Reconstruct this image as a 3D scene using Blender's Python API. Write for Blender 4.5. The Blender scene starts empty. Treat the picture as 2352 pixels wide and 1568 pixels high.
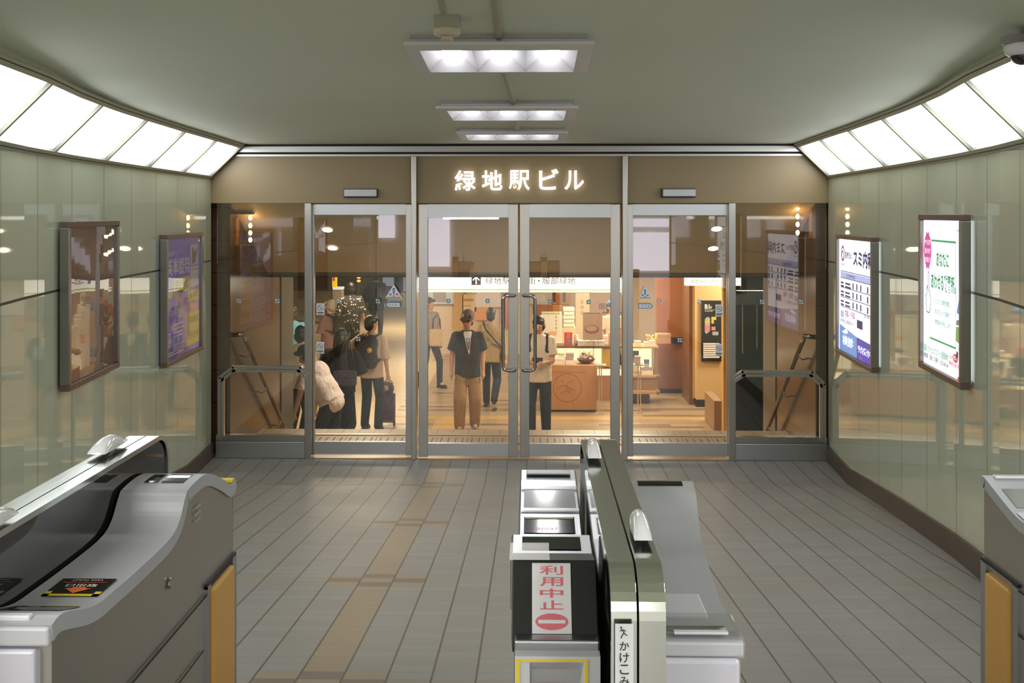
import bpy, bmesh, math, random
from mathutils import Vector, Matrix
random.seed(7)
S = bpy.context.scene
COL = S.collection
PI = math.pi

# ---------------------------------------------------------------- camera, world, exposure
TH = math.radians(1.1)          # the camera looks a little to the left of the corridor axis
FPX, CX, HY, CAMZ = 2287.0, 1176.0, 490.0, 2.22
cd = bpy.data.cameras.new('camera'); cam = bpy.data.objects.new('camera', cd); COL.objects.link(cam)
cd.sensor_width = 36.0; cd.lens = FPX / 2352 * 36.0
cd.shift_y = (HY - 784) / 2352
cd.clip_end = 200
cam.location = (0, 0, CAMZ); cam.rotation_euler = (PI / 2, 0, TH)
S.camera = cam
w = bpy.data.worlds.new('world'); S.world = w; w.use_nodes = True
w.node_tree.nodes['Background'].inputs[0].default_value = (.55, .56, .58, 1)
w.node_tree.nodes['Background'].inputs[1].default_value = .08
S.view_settings.view_transform = 'Standard'; S.view_settings.look = 'None'
S.view_settings.gamma = 1; S.view_settings.use_curve_mapping = False
S.view_settings.exposure = 0.14
S.cycles.use_denoising = True
S.cycles.max_bounces = 12; S.cycles.diffuse_bounces = 8; S.cycles.glossy_bounces = 6
S.cycles.transparent_max_bounces = 24; S.cycles.caustics_reflective = False; S.cycles.caustics_refractive = False
S.cycles.sample_clamp_indirect = 6
COVE_L, LAMP_L, HALL_L = 5.3, 30.0, 1.0

def area(name, loc, sx, sy, power, col, rot=(0, 0, 0)):
    l = bpy.data.lights.new(name, 'AREA'); l.shape = 'RECTANGLE'; l.size = sx; l.size_y = sy
    l.energy = power; l.color = col
    o = bpy.data.objects.new(name, l); COL.objects.link(o); o.location = loc; o.rotation_euler = rot
    return o
WARM = (1.0, .86, .66)
for (x, y, e) in ((-3.0, 16.2, 90), (1.0, 15.2, 75), (3.8, 16.2, 80), (-3.5, 21, 110), (1.5, 19.3, 130), (-3, 28, 190), (4.2, 19.6, 80), (1.6, 17.2, 70), (-1.5, 12.3, 38), (.9, 12.3, 34)):
    area('hall_fill', (x, y, 1.60), 1.2, .5, e * HALL_L, WARM)  # area lights without fixtures, added to brighten the hall, shop and people

for (x, y, e) in ((-2.2, 1.2, 36), (2.2, 1.2, 36), (-2.5, -2.5, 150), (2.5, -2.5, 150), (0, -6, 260)):   # unseen fill lights added to brighten the gates, near floor, walls and ceiling
    area('concourse_fill', (x, y, 3.05), 1.2, .3, e, (1, .98, .94))

# ---------------------------------------------------------------- pixel helpers (photo pixel -> ray -> point on a plane)
_s, _c = math.sin(TH), math.cos(TH)
def at(px, py, Y):
    xc = (px - CX) / FPX; zc = (HY - py) / FPX
    dx, dy = -_s + xc * _c, _c + xc * _s
    t = Y / dy
    return Vector((dx * t, Y, CAMZ + zc * t))
def ax(px, Y): return at(px, HY, Y).x
def az(py, Y, px=1190): return at(px, py, Y).z

# ---------------------------------------------------------------- materials
def lin(c):
    f = lambda v: (v / 12.92 if v <= .04045 else ((v + .055) / 1.055) ** 2.4)
    return tuple(f(v / 255.0) for v in c) + (1.0,)
class NT:
    def __init__(s, name):
        s.m = bpy.data.materials.new(name); s.m.use_nodes = True; s.t = s.m.node_tree
        s.b = s.t.nodes.get('Principled BSDF'); s.out = s.t.nodes.get('Material Output')
    def n(s, typ, **kw):
        nd = s.t.nodes.new(typ)
        for k, v in kw.items(): setattr(nd, k, v)
        return nd
    def link(s, a, b): s.t.links.new(a, b)
    def _in(s, sock, v):
        if isinstance(v, bpy.types.NodeSocket): s.link(v, sock)
        else: sock.default_value = v
    def math(s, op, a, b=0.0, c=0.0):
        nd = s.n('ShaderNodeMath', operation=op)
        s._in(nd.inputs[0], a); s._in(nd.inputs[1], b); s._in(nd.inputs[2], c)
        return nd.outputs[0]
    def mix(s, f, a, b):
        nd = s.n('ShaderNodeMix', data_type='RGBA')
        s._in(nd.inputs[0], f); s._in(nd.inputs[6], a); s._in(nd.inputs[7], b)
        return nd.outputs[2]
    def pos(s):
        g = s.n('ShaderNodeNewGeometry'); x = s.n('ShaderNodeSeparateXYZ'); s.link(g.outputs['Position'], x.inputs[0])
        return x.outputs[0], x.outputs[1], x.outputs[2], g.outputs['Position']
    def obj(s):
        g = s.n('ShaderNodeTexCoord'); return g.outputs['Object']
    def noise(s, scale, detail=2.0, vec=None, stretch=None):
        nd = s.n('ShaderNodeTexNoise'); nd.inputs['Scale'].default_value = scale; nd.inputs['Detail'].default_value = detail
        v = vec if vec is not None else s.obj()
        if stretch:
            mp = s.n('ShaderNodeMapping'); mp.inputs['Scale'].default_value = stretch; s.link(v, mp.inputs[0]); v = mp.outputs[0]
        s.link(v, nd.inputs['Vector'])
        return nd.outputs['Fac']
    def set(s, **kw):
        for k, v in kw.items(): s._in(s.b.inputs[k.replace('_', ' ')], v)
        return s
_M = {}
def pm(name, rgb, rough=.5, metal=0.0, var=.06, scale=6.0, stretch=None, coat=0.0, spec=.5, emit=0.0):
    if name in _M: return _M[name]
    t = NT(name); c = lin(rgb)
    f = t.noise(scale, 3.0, stretch=stretch)
    a = tuple(min(1, v * (1 + var)) for v in c[:3]) + (1,); b = tuple(v * (1 - var) for v in c[:3]) + (1,)
    col = t.mix(f, a, b)
    t.set(Base_Color=col, Roughness=rough, Metallic=metal, Coat_Weight=coat, Specular_IOR_Level=spec)
    if emit:
        t.link(col, t.b.inputs['Emission Color']); t.b.inputs['Emission Strength'].default_value = emit
    _M[name] = t.m
    return t.m
def glass(name, tint=(1, 1, 1), f0=.08, rough=0.0, dark=1.0):
    if name in _M: return _M[name]
    t = NT(name); t.t.nodes.remove(t.b)
    lw = t.n('ShaderNodeLayerWeight'); lw.inputs[0].default_value = .5
    fr = t.math('MULTIPLY_ADD', t.math('POWER', lw.outputs['Facing'], 5.0), 1 - f0, f0)
    tr = t.n('ShaderNodeBsdfTransparent'); tr.inputs[0].default_value = (tint[0] * dark, tint[1] * dark, tint[2] * dark, 1)
    gl = t.n('ShaderNodeBsdfGlossy'); gl.inputs['Roughness'].default_value = rough; gl.inputs[0].default_value = (1, 1, 1, 1)
    mx = t.n('ShaderNodeMixShader'); t.link(fr, mx.inputs[0]); t.link(tr.outputs[0], mx.inputs[1]); t.link(gl.outputs[0], mx.inputs[2])
    t.link(mx.outputs[0], t.out.inputs[0])
    _M[name] = t.m
    return t.m
def steel(name, rgb, rough, stretch=(1, 1, 60), var=.12):
    if name in _M: return _M[name]
    t = NT(name); c = lin(rgb)
    f = t.noise(14.0, 4.0, stretch=stretch)
    a = tuple(min(1, v * (1 + var)) for v in c[:3]) + (1,); b = tuple(v * (1 - var) for v in c[:3]) + (1,)
    r = t.math('MULTIPLY_ADD', f, .12, rough - .06)
    t.set(Base_Color=t.mix(f, a, b), Metallic=1.0, Roughness=r)
    _M[name] = t.m
    return t.m

# ---------------------------------------------------------------- mesh builder
class MB:
    def __init__(s): s.v = []; s.f = []; s.mi = []; s.mats = []; s.cur = 0
    def mat(s, m):
        if m not in s.mats: s.mats.append(m)
        s.cur = s.mats.index(m); return s
    def add(s, vs, fs):
        o = len(s.v); s.v += [tuple(v) for v in vs]
        for f in fs: s.f.append([i + o for i in f]); s.mi.append(s.cur)
        return s
    def box(s, x0, x1, y0, y1, z0, z1):
        x0, x1 = sorted((x0, x1)); y0, y1 = sorted((y0, y1)); z0, z1 = sorted((z0, z1))
        v = [(x0, y0, z0), (x1, y0, z0), (x1, y1, z0), (x0, y1, z0), (x0, y0, z1), (x1, y0, z1), (x1, y1, z1), (x0, y1, z1)]
        return s.add(v, [(0, 3, 2, 1), (4, 5, 6, 7), (0, 1, 5, 4), (1, 2, 6, 5), (2, 3, 7, 6), (3, 0, 4, 7)])
    def quad(s, a, b, c, d): return s.add([a, b, c, d], [(0, 1, 2, 3)])
    def prism(s, pts, fn0, fn1):
        """closed 2-D outline swept from fn0(p) to fn1(p)"""
        n = len(pts); v = [fn0(p) for p in pts] + [fn1(p) for p in pts]
        f = [tuple(range(n))[::-1], tuple(range(n, 2 * n))] + [(i, (i + 1) % n, n + (i + 1) % n, n + i) for i in range(n)]
        return s.add(v, f)
    def tube(s, path, r, seg=10, closed=False, cap=True):
        P = [Vector(p) for p in path]; n = len(P); rs = r if isinstance(r, (list, tuple)) else [r] * n
        rings = []; up = None
        for i, p in enumerate(P):
            a = P[i - 1] if (i > 0 or closed) else p; b = P[(i + 1) % n] if (i < n - 1 or closed) else p
            d = (b - a).normalized()
            if up is None:
                up = Vector((0, 0, 1)) if abs(d.z) < .9 else Vector((1, 0, 0))
            x = d.cross(up).normalized(); up = x.cross(d).normalized()
            rings.append([p + (x * math.cos(2 * PI * k / seg) + up * math.sin(2 * PI * k / seg)) * rs[i] for k in range(seg)])
        v = [q for rg in rings for q in rg]; f = []
        for i in range(n if closed else n - 1):
            j = (i + 1) % n
            for k in range(seg): f.append((i * seg + k, i * seg + (k + 1) % seg, j * seg + (k + 1) % seg, j * seg + k))
        if cap and not closed: f += [tuple(range(seg))[::-1], tuple(range((n - 1) * seg, n * seg))]
        return s.add(v, f)
    def cyl(s, p0, p1, r, seg=16, r1=None): return s.tube([p0, p1], [r, r if r1 is None else r1], seg)
    def lathe(s, prof, c, seg=20, axis='z'):
        v = []; f = []; n = len(prof)
        for (r, h) in prof:
            for k in range(seg):
                a = 2 * PI * k / seg
                p = (r * math.cos(a), r * math.sin(a), h)
                if axis == 'y': p = (p[0], p[2], p[1])
                v.append((c[0] + p[0], c[1] + p[1], c[2] + p[2]))
        for i in range(n - 1):
            for k in range(seg): f.append((i * seg + k, i * seg + (k + 1) % seg, (i + 1) * seg + (k + 1) % seg, (i + 1) * seg + k))
        f += [tuple(range(seg))[::-1], tuple(range((n - 1) * seg, n * seg))]
        return s.add(v, f)
    def ell(s, c, r, seg=14, rings=9, rot=None):
        c = Vector(c); v = []; f = []
        for i in range(rings + 1):
            th = PI * i / rings
            for k in range(seg):
                a = 2 * PI * k / seg
                p = Vector((r[0] * math.sin(th) * math.cos(a), r[1] * math.sin(th) * math.sin(a), r[2] * math.cos(th)))
                if rot is not None: p = rot @ p
                v.append(c + p)
        for i in range(rings):
            for k in range(seg): f.append((i * seg + k, (i + 1) * seg + k, (i + 1) * seg + (k + 1) % seg, i * seg + (k + 1) % seg))
        return s.add(v, f)
    def cap(s, p0, p1, r0, r1=None, seg=12):
        p0, p1 = Vector(p0), Vector(p1); r1 = r0 if r1 is None else r1
        d = p1 - p0
        if d.length < 1e-6: return s.ell(p0, (r0,) * 3)
        d.normalize(); path = []; rs = []
        for t in (-1, -.92, -.7, -.38): path.append(p0 + d * (r0 * t)); rs.append(r0 * math.sqrt(max(0.0004, 1 - t * t)))
        path.append(p0); rs.append(r0); path.append(p1); rs.append(r1)
        for t in (.38, .7, .92, 1): path.append(p1 + d * (r1 * t)); rs.append(r1 * math.sqrt(max(0.0004, 1 - t * t)))
        return s.tube(path, rs, seg)

def obj(name, mb, mat=None, parent=None, bevel=0.0, smooth=False, world=True, remesh=0.0, smooth_it=0, seg=2):
    me = bpy.data.meshes.new(name)
    vs = mb.v
    if parent is not None and world:
        off = parent['_o'] if '_o' in parent else (0, 0, 0)
        vs = [(v[0] - off[0], v[1] - off[1], v[2] - off[2]) for v in vs]
    me.from_pydata(vs, [], mb.f)
    mats = mb.mats if mb.mats else [mat]
    for m in mats: me.materials.append(m)
    if mb.mats: me.polygons.foreach_set('material_index', mb.mi)
    bm = bmesh.new(); bm.from_mesh(me)
    bmesh.ops.recalc_face_normals(bm, faces=bm.faces)
    bm.to_mesh(me); bm.free()
    o = bpy.data.objects.new(name, me); COL.objects.link(o)
    if remesh:
        r = o.modifiers.new('r', 'REMESH'); r.mode = 'VOXEL'; r.voxel_size = remesh
        if smooth_it:
            q = o.modifiers.new('s', 'SMOOTH'); q.iterations = smooth_it; q.factor = .5
        dg = bpy.context.evaluated_depsgraph_get()
        nm = bpy.data.meshes.new_from_object(o.evaluated_get(dg))
        o.modifiers.clear(); o.data = nm; bpy.data.meshes.remove(me); me = nm; me.name = name
        if not me.materials: me.materials.append(mats[0])
    if bevel:
        b = o.modifiers.new('bevel', 'BEVEL'); b.width = bevel; b.segments = seg; b.limit_method = 'ANGLE'; b.angle_limit = math.radians(40)
    if smooth: me.polygons.foreach_set('use_smooth', [True] * len(me.polygons))
    if parent is not None: o.parent = parent
    return o
def tag(o, label, cat, group=None, kind=None):
    o['label'] = label; o['category'] = cat
    if group: o['group'] = group
    if kind: o['kind'] = kind
    return o
def thing(name, label, cat, loc=(0, 0, 0), rotz=0.0, group=None, kind=None):
    o = bpy.data.objects.new(name, None); COL.objects.link(o); o.empty_display_size = .1
    o.location = loc; o.rotation_euler = (0, 0, rotz); o['_o'] = tuple(loc)
    return tag(o, label, cat, group, kind)
def struct(name, label, mb=None, mat=None, loc=(0, 0, 0), cat=None, **kw):
    if mb is None:
        o = bpy.data.objects.new(name, None); COL.objects.link(o); o.location = loc; o['_o'] = tuple(loc)
    else: o = obj(name, mb, mat, **kw)
    o['kind'] = 'structure'; o['label'] = label; o['category'] = cat or name.split('_')[0]
    return o

# ---------------------------------------------------------------- lettering
_TC = {}
def glyphs(s, bold=0.0):
    k = (s, bold)
    if k not in _TC:
        c = bpy.data.curves.new('t', 'FONT'); c.body = s; c.offset = bold; c.resolution_u = 3
        o = bpy.data.objects.new('t', c); COL.objects.link(o)
        dg = bpy.context.evaluated_depsgraph_get()
        m = bpy.data.meshes.new_from_object(o.evaluated_get(dg))
        vs = [tuple(v.co) for v in m.vertices]; fs = [tuple(p.vertices) for p in m.polygons]
        bpy.data.objects.remove(o); bpy.data.curves.remove(c); bpy.data.meshes.remove(m)
        _TC[k] = (vs, fs)
    return _TC[k]
def put(mb, s, o, ux, uz, w, h, bold=0.0, off=.001, depth=0.0, keep=False):
    """lettering s fitted into the rectangle o + [0,w]*ux + [0,h]*uz"""
    vs, fs = glyphs(s, bold)
    if not vs: return mb
    x0 = min(v[0] for v in vs); x1 = max(v[0] for v in vs); y0 = min(v[1] for v in vs); y1 = max(v[1] for v in vs)
    sx, sy = w / max(1e-6, x1 - x0), h / max(1e-6, y1 - y0); ox = oz = 0
    if keep:
        k = min(sx, sy); ox = (w - (x1 - x0) * k) / 2; oz = (h - (y1 - y0) * k) / 2; sx = sy = k
    o, ux, uz = Vector(o), Vector(ux).normalized(), Vector(uz).normalized(); n = ux.cross(uz)
    P = [o + ux * ((v[0] - x0) * sx + ox) + uz * ((v[1] - y0) * sy + oz) + n * off for v in vs]
    if depth:
        k = len(P); Q = P + [p + n * depth for p in P]
        edges = {}
        for f in fs:
            for i in range(len(f)):
                a, b = f[i], f[(i + 1) % len(f)]; edges[(a, b)] = edges.get((a, b), 0) + 1
        F = [tuple(i + k for i in f) for f in fs] + [f[::-1] for f in fs]
        F += [(a, b, b + k, a + k) for (a, b) in edges if (b, a) not in edges]
        return mb.add(Q, F)
    return mb.add(P, fs)
def rect(mb, o, ux, uz, x0, x1, z0, z1, off=.0008, d=0.0):
    o, ux, uz = Vector(o), Vector(ux).normalized(), Vector(uz).normalized(); n = ux.cross(uz)
    P = lambda x, z, k: o + ux * x + uz * z + n * k
    q = [(x0, z0), (x1, z0), (x1, z1), (x0, z1)]
    if d: return mb.add([P(x, z, off) for x, z in q] + [P(x, z, off + d) for x, z in q],
                        [(3, 2, 1, 0), (4, 5, 6, 7), (0, 1, 5, 4), (1, 2, 6, 5), (2, 3, 7, 6), (3, 0, 4, 7)])
    return mb.add([P(x, z, off) for x, z in q], [(0, 1, 2, 3)])
def disc(mb, o, ux, uz, cx, cz, rx, rz, off=.0008, n=24, inner=0.0):
    o, ux, uz = Vector(o), Vector(ux).normalized(), Vector(uz).normalized(); nn = ux.cross(uz)
    P = lambda k, m: o + ux * (cx + rx * m * math.cos(2 * PI * k / n)) + uz * (cz + rz * m * math.sin(2 * PI * k / n)) + nn * off
    if inner: return mb.add([P(k, 1) for k in range(n)] + [P(k, inner) for k in range(n)], [(k, (k + 1) % n, n + (k + 1) % n, n + k) for k in range(n)])
    return mb.add([P(k, 1) for k in range(n)], [tuple(range(n))])
def poly(mb, o, ux, uz, pts, off=.0008):
    o, ux, uz = Vector(o), Vector(ux).normalized(), Vector(uz).normalized(); nn = ux.cross(uz)
    return mb.add([o + ux * x + uz * z + nn * off for x, z in pts], [tuple(range(len(pts)))])
def interp(tab, y):
    if y <= tab[0][0]: return tab[0][1]
    for (a, va), (b, vb) in zip(tab, tab[1:]):
        if y <= b: return va + (vb - va) * (y - a) / (b - a)
    return tab[-1][1]
# ================================================================ the setting: corridor
YD = 9.0                                   # front face of the door screen
XC = -.12                                  # middle of the corridor
HALF = [(3.2, 2.18), (3.6, 2.22), (4.4, 2.33), (5, 2.45), (5.7, 2.55), (6.5, 2.62), (7, 2.66), (8.2, 2.735), (9.0, 2.79), (9.3, 2.80)]
def hw(y): return interp(HALF, y)
FLAT, SLOPE, YN = 8.22, .1023, 3.3
def zf(y): return 0.0 if y >= FLAT else SLOPE * (FLAT - max(y, YN))
ZNEAR = zf(0)
CEILC = [(-10, 3.12), (3.2, 3.08), (3.5, 3.05), (4.16, 2.975), (5.1, 2.885), (5.6, 2.852), (6.4, 2.836), (7.1, 2.83), (9.0, 2.85), (9.3, 2.85)]
CEILE = [(3.2, 2.905), (3.6, 2.885), (4.1, 2.87), (5.0, 2.855), (6, 2.845), (9.3, 2.845)]
ZC0, ZC1, CIN = 2.555, 2.835, .29            # luminous cove: lower edge, upper edge, how far it leans in

# floor tiles: columns along the corridor, thin courses across it, dyed crosses down one column
def floor_mat():
    t = NT('floor_tile'); x, y, z, p = t.pos()
    T, R, P = .1695, .0806, 18.0
    u = t.math('DIVIDE', t.math('SUBTRACT', x, -.887), T)
    v = t.math('DIVIDE', t.math('SUBTRACT', y, 8.07 - 9.5 * R), R)
    ci, ri = t.math('FLOOR', u), t.math('FLOOR', v)
    fu, fv = t.math('FRACT', u), t.math('FRACT', v)
    gx = t.math('GREATER_THAN', t.math('ABSOLUTE', t.math('SUBTRACT', fu, .5)), .5 - .026)
    cb = t.n('ShaderNodeCombineXYZ'); t.link(ci, cb.inputs[0]); t.link(ri, cb.inputs[1])
    wn = t.n('ShaderNodeTexWhiteNoise'); t.link(cb.outputs[0], wn.inputs['Vector'])
    gw = t.math('MULTIPLY_ADD', wn.outputs['Value'], .026, .008)
    gy = t.math('GREATER_THAN', t.math('ABSOLUTE', t.math('SUBTRACT', fv, .5)), t.math('SUBTRACT', .5, gw))
    rm = t.math('FLOORED_MODULO', ri, P)
    eq = lambda a, k: t.math('COMPARE', a, k, .1)
    c0, c1 = eq(ci, 0), t.math('MAXIMUM', eq(ci, 1), eq(ci, -1))
    r9, r810 = eq(rm, 9), t.math('MAXIMUM', eq(rm, 8), eq(rm, 10))
    brown = t.math('MAXIMUM', t.math('MULTIPLY', c0, r810), t.math('MULTIPLY', c1, r9))
    beige = t.math('MAXIMUM', t.math('MAXIMUM', c0, t.math('MULTIPLY', c1, r810)), t.math('MULTIPLY', r9, .45))
    base = t.mix(wn.outputs['Value'], lin((130, 130, 126)), lin((139, 139, 135)))
    big = t.noise(1.3, 3.0, vec=p)
    base = t.mix(t.math('MULTIPLY', big, .3), base, lin((138, 131, 119)))
    base = t.mix(beige, base, lin((144, 129, 107)))
    base = t.mix(brown, base, lin((114, 98, 90)))
    sp = t.noise(260.0, 2.0, vec=p)
    base = t.mix(t.math('MULTIPLY', sp, .25), base, lin((128, 124, 116)))
    base = t.mix(t.math('MULTIPLY', gy, .42), base, lin((84, 80, 72)))
    base = t.mix(gx, base, lin((84, 80, 68)))
    t.set(Base_Color=base, Roughness=t.math('MULTIPLY_ADD', big, .16, .36), Specular_IOR_Level=.45)
    bp = t.n('ShaderNodeBump'); bp.inputs['Strength'].default_value = .25; bp.inputs['Distance'].default_value = .002
    t.link(t.math('SUBTRACT', 1.0, t.math('MAXIMUM', gx, t.math('MULTIPLY', gy, .5))), bp.inputs['Height']); t.link(bp.outputs[0], t.b.inputs['Normal'])
    return t.m
m = MB()
ys = [-10, 3.3, 4, 5, 6, 7, 8.0, 8.1, 8.22, 8.3, 9.35]
for a, b in zip(ys, ys[1:]):
    m.quad((-6, a, zf(a)), (6, a, zf(a)), (6, b, zf(b)), (-6, b, zf(b)))
m.box(-6, 6, -10, 9.35, -.4, -.3)
struct('floor', 'grey tiled floor sloping down to the glass doors', m, floor_mat())

# walls: glossy pale green panels with dark joints
def wall_mat():
    t = NT('green_panel'); x, y, z, p = t.pos()
    fv = t.math('FRACT', t.math('DIVIDE', t.math('ADD', y, .03), .55))
    jv = t.math('LESS_THAN', t.math('ABSOLUTE', t.math('SUBTRACT', fv, .5)), .007)
    jh = t.math('LESS_THAN', t.math('ABSOLUTE', t.math('SUBTRACT', z, 1.79)), .007)
    j = t.math('MAXIMUM', t.math('MULTIPLY', jv, .75), jh)
    f = t.noise(1.1, 2.0, vec=p)
    c = t.mix(f, lin((192, 198, 174)), lin((185, 192, 167)))
    t.set(Base_Color=t.mix(j, c, lin((58, 60, 46))), Roughness=t.math('MULTIPLY_ADD', j, .5, .035), Specular_IOR_Level=.72)
    return t.m
WM = wall_mat()
def frange(a, b, n): return [a + (b - a) * i / n for i in range(n + 1)]
YS = frange(3.2, 9.0, 29)
for nm, sg in (('left', -1), ('right', 1)):
    m = MB()
    for a, b in zip(YS, YS[1:]):
        xa, xb = XC + sg * hw(a), XC + sg * hw(b)
        pa = [(xa, a, -.3), (xa, a, ZC0 - .03), (xa + sg * .1, a, ZC0 - .03), (xa + sg * .1, a, -.3)]
        pb = [(xb, b, -.3), (xb, b, ZC0 - .03), (xb + sg * .1, b, ZC0 - .03), (xb + sg * .1, b, -.3)]
        m.add(pa + pb, [(0, 4, 5, 1), (1, 5, 6, 2), (2, 6, 7, 3), (3, 7, 4, 0)])
    struct('wall_' + nm, 'curved glossy pale green panel wall on the %s of the corridor' % nm, m, WM, smooth=False)
    m = MB(); h, d = .135, .022
    for a, b in zip(YS, YS[1:]):
        A = []
        for y in (a, b):
            xw = XC + sg * hw(y); z = zf(y)
            A += [(xw, y, z - .05), (xw - sg * d, y, z - .05), (xw - sg * d, y, z + h), (xw, y, z + h)]
        m.add(A, [(1, 5, 6, 2), (2, 6, 7, 3), (0, 1, 2, 3), (4, 7, 6, 5)])
    struct('baseboard_' + nm, 'dark brown baseboard along the %s green wall' % nm, m, pm('base_brown', (82, 69, 58), .45))

# ceiling: smooth, nearly level at the doors and rising towards the camera; openings for the fixtures
FX = [(4.16, 4.77), (5.57, 6.2), (7.1, 7.72)]
FZE = [(2.925, 2.891), (2.807, 2.795), (2.791, 2.785)]
FXC, FHW = -.135, .40
ys = sorted(set(frange(3.2, 9.3, 24) + [y for f in FX for y in (f[0] + .04, f[1] - .04)]))
inset = .03
def cz(x, y):
    e, c = interp(CEILE, y), interp(CEILC, y); r = abs(x - XC) / (hw(y) - CIN)
    return c + (e - c) * min(1, r) ** 2.2
m = MB()
for a, b in zip(ys, ys[1:]):
    hole = any(f[0] + .03 < (a + b) / 2 < f[1] - .03 for f in FX)
    def row(y):
        L, Rr = XC - hw(y) + CIN - .012, XC + hw(y) - CIN + .012
        l, r = FXC - FHW + .04, FXC + FHW - .04
        return [L + (l - L) * k / 8 for k in range(9)] + [r + (Rr - r) * k / 8 for k in range(9)]
    ra, rb = row(a), row(b)
    for k in range(17):
        if hole and k == 8: continue
        m.quad((ra[k], a, cz(ra[k], a)), (ra[k + 1], a, cz(ra[k + 1], a)), (rb[k + 1], b, cz(rb[k + 1], b)), (rb[k], b, cz(rb[k], b)))
CEIL = pm('ceiling_paint', (218, 223, 206), .62, var=.03, scale=1.5, spec=.3)
m2 = MB(); m2.v, m2.f, m2.mi = m.v, m.f, m.mi
struct('ceiling', 'smooth grey green painted ceiling of the corridor', m2, CEIL, smooth=True)
m = MB(); m.box(-6, 6, -10, 3.2, 3.12, 3.3)
struct('ceiling_concourse', 'grey ceiling of the ticket hall behind the gates', m, CEIL)
# ticket hall behind the camera: plain walls and daylight windows over the platform
m = MB(); m.box(-6.1, -6, -10, 3.3, -.3, 3.2); struct('wall_concourse_left', 'pale side wall of the ticket hall', m, pm('hall_paint', (214, 212, 204), .5))
m = MB(); m.box(6, 6.1, -10, 3.3, -.3, 3.2); struct('wall_concourse_right', 'pale side wall of the ticket hall on the other side', m, pm('hall_paint', (0, 0, 0)))
m = MB()
for sg in (-1, 1):
    m.box(XC + sg * (hw(3.2) + .0), sg * 6, 3.2, 3.3, -.3, 3.2)
struct('wall_front', 'return wall where the corridor opens from the ticket hall', m, WM)
m = MB(); m.box(-6.1, 6.1, -10.1, -10, -.3, 3.3)
struct('wall_back', 'back wall of the ticket hall', m, pm('hall_paint', (0, 0, 0)))
DAY = pm('daylight_pane', (226, 226, 244), .2, emit=3.2, var=.03)
k = 0
for (x0, y0, x1, y1) in ((958, 500, 1032, 612), (1455, 534, 1540, 622), (1600, 534, 1616, 622), (770, 492, 800, 548), (868, 494, 905, 546), (1455, 502, 1625, 521)):
    a, b = at(x0, y0, 27.9), at(x1, y1, 27.9)       # seen mirrored in the door glass: same X and Z, Y = 18 - 27.9
    k += 1; m = MB(); m.box(a.x, b.x, -9.96, -9.9, a.z, b.z)
    struct('window_%d' % (k + 2), 'daylit window pane in the back wall of the ticket hall', m, DAY)
TUBE = pm('tube_light', (255, 253, 248), .3, emit=9.0, var=.01)
for i, (x0, x1, py) in enumerate(((1018, 1146, 500), (612, 672, 500), (1700, 1760, 490))):
    a, b = at(x0, py, 20), at(x1, py, 20)
    t = thing('strip_light', 'white strip light of the ticket hall, number %s from the left' % ('second', 'first', 'third')[i], 'ceiling light', ((a.x + b.x) / 2, -2, a.z))
    m = MB(); m.box(a.x, b.x, -2.06, -1.94, a.z - .03, a.z + .03); obj('tube', m, TUBE, t)
    m = MB(); m.box(a.x - .03, b.x + .03, -2.08, -1.92, a.z + .031, 3.13); obj('housing', m, pm('white_metal', (222, 222, 220), .4), t)

# luminous coves
def panel_mat():
    t = NT('lit_panel'); t.t.nodes.remove(t.b)
    g = t.n('ShaderNodeTexCoord'); x = t.n('ShaderNodeSeparateXYZ'); t.link(g.outputs['Generated'], x.inputs[0])
    e = lambda s, k: t.math('POWER', t.math('ABSOLUTE', t.math('MULTIPLY_ADD', s, 2.0, -1.0)), k)
    d = t.math('MAXIMUM', .185, t.math('SUBTRACT', 1.0, t.math('ADD', t.math('MULTIPLY', e(x.outputs[1], 4.0), .5), t.math('MULTIPLY', e(x.outputs[2], 4.0), .5))))
    em = t.n('ShaderNodeEmission'); em.inputs[0].default_value = (.955, .985, 1.03, 1); t.link(t.math('MULTIPLY', d, COVE_L), em.inputs[1])
    t.link(em.outputs[0], t.out.inputs[0]); return t.m
PANEL = panel_mat()
FRAME = pm('cove_paint', (182, 184, 164), .45, var=.03)
ORD = ['first', 'second', 'third', 'fourth', 'fifth', 'sixth']
def covept(sg, y, f, out=0.0):
    xw = XC + sg * hw(y)
    return Vector((xw - sg * (f * CIN) - sg * out * .7, y, ZC0 + f * (ZC1 - ZC0) - out * .7))
pitch = [8.93, 8.06, 7.17, 6.28, 5.4, 4.5, 3.6]
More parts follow.
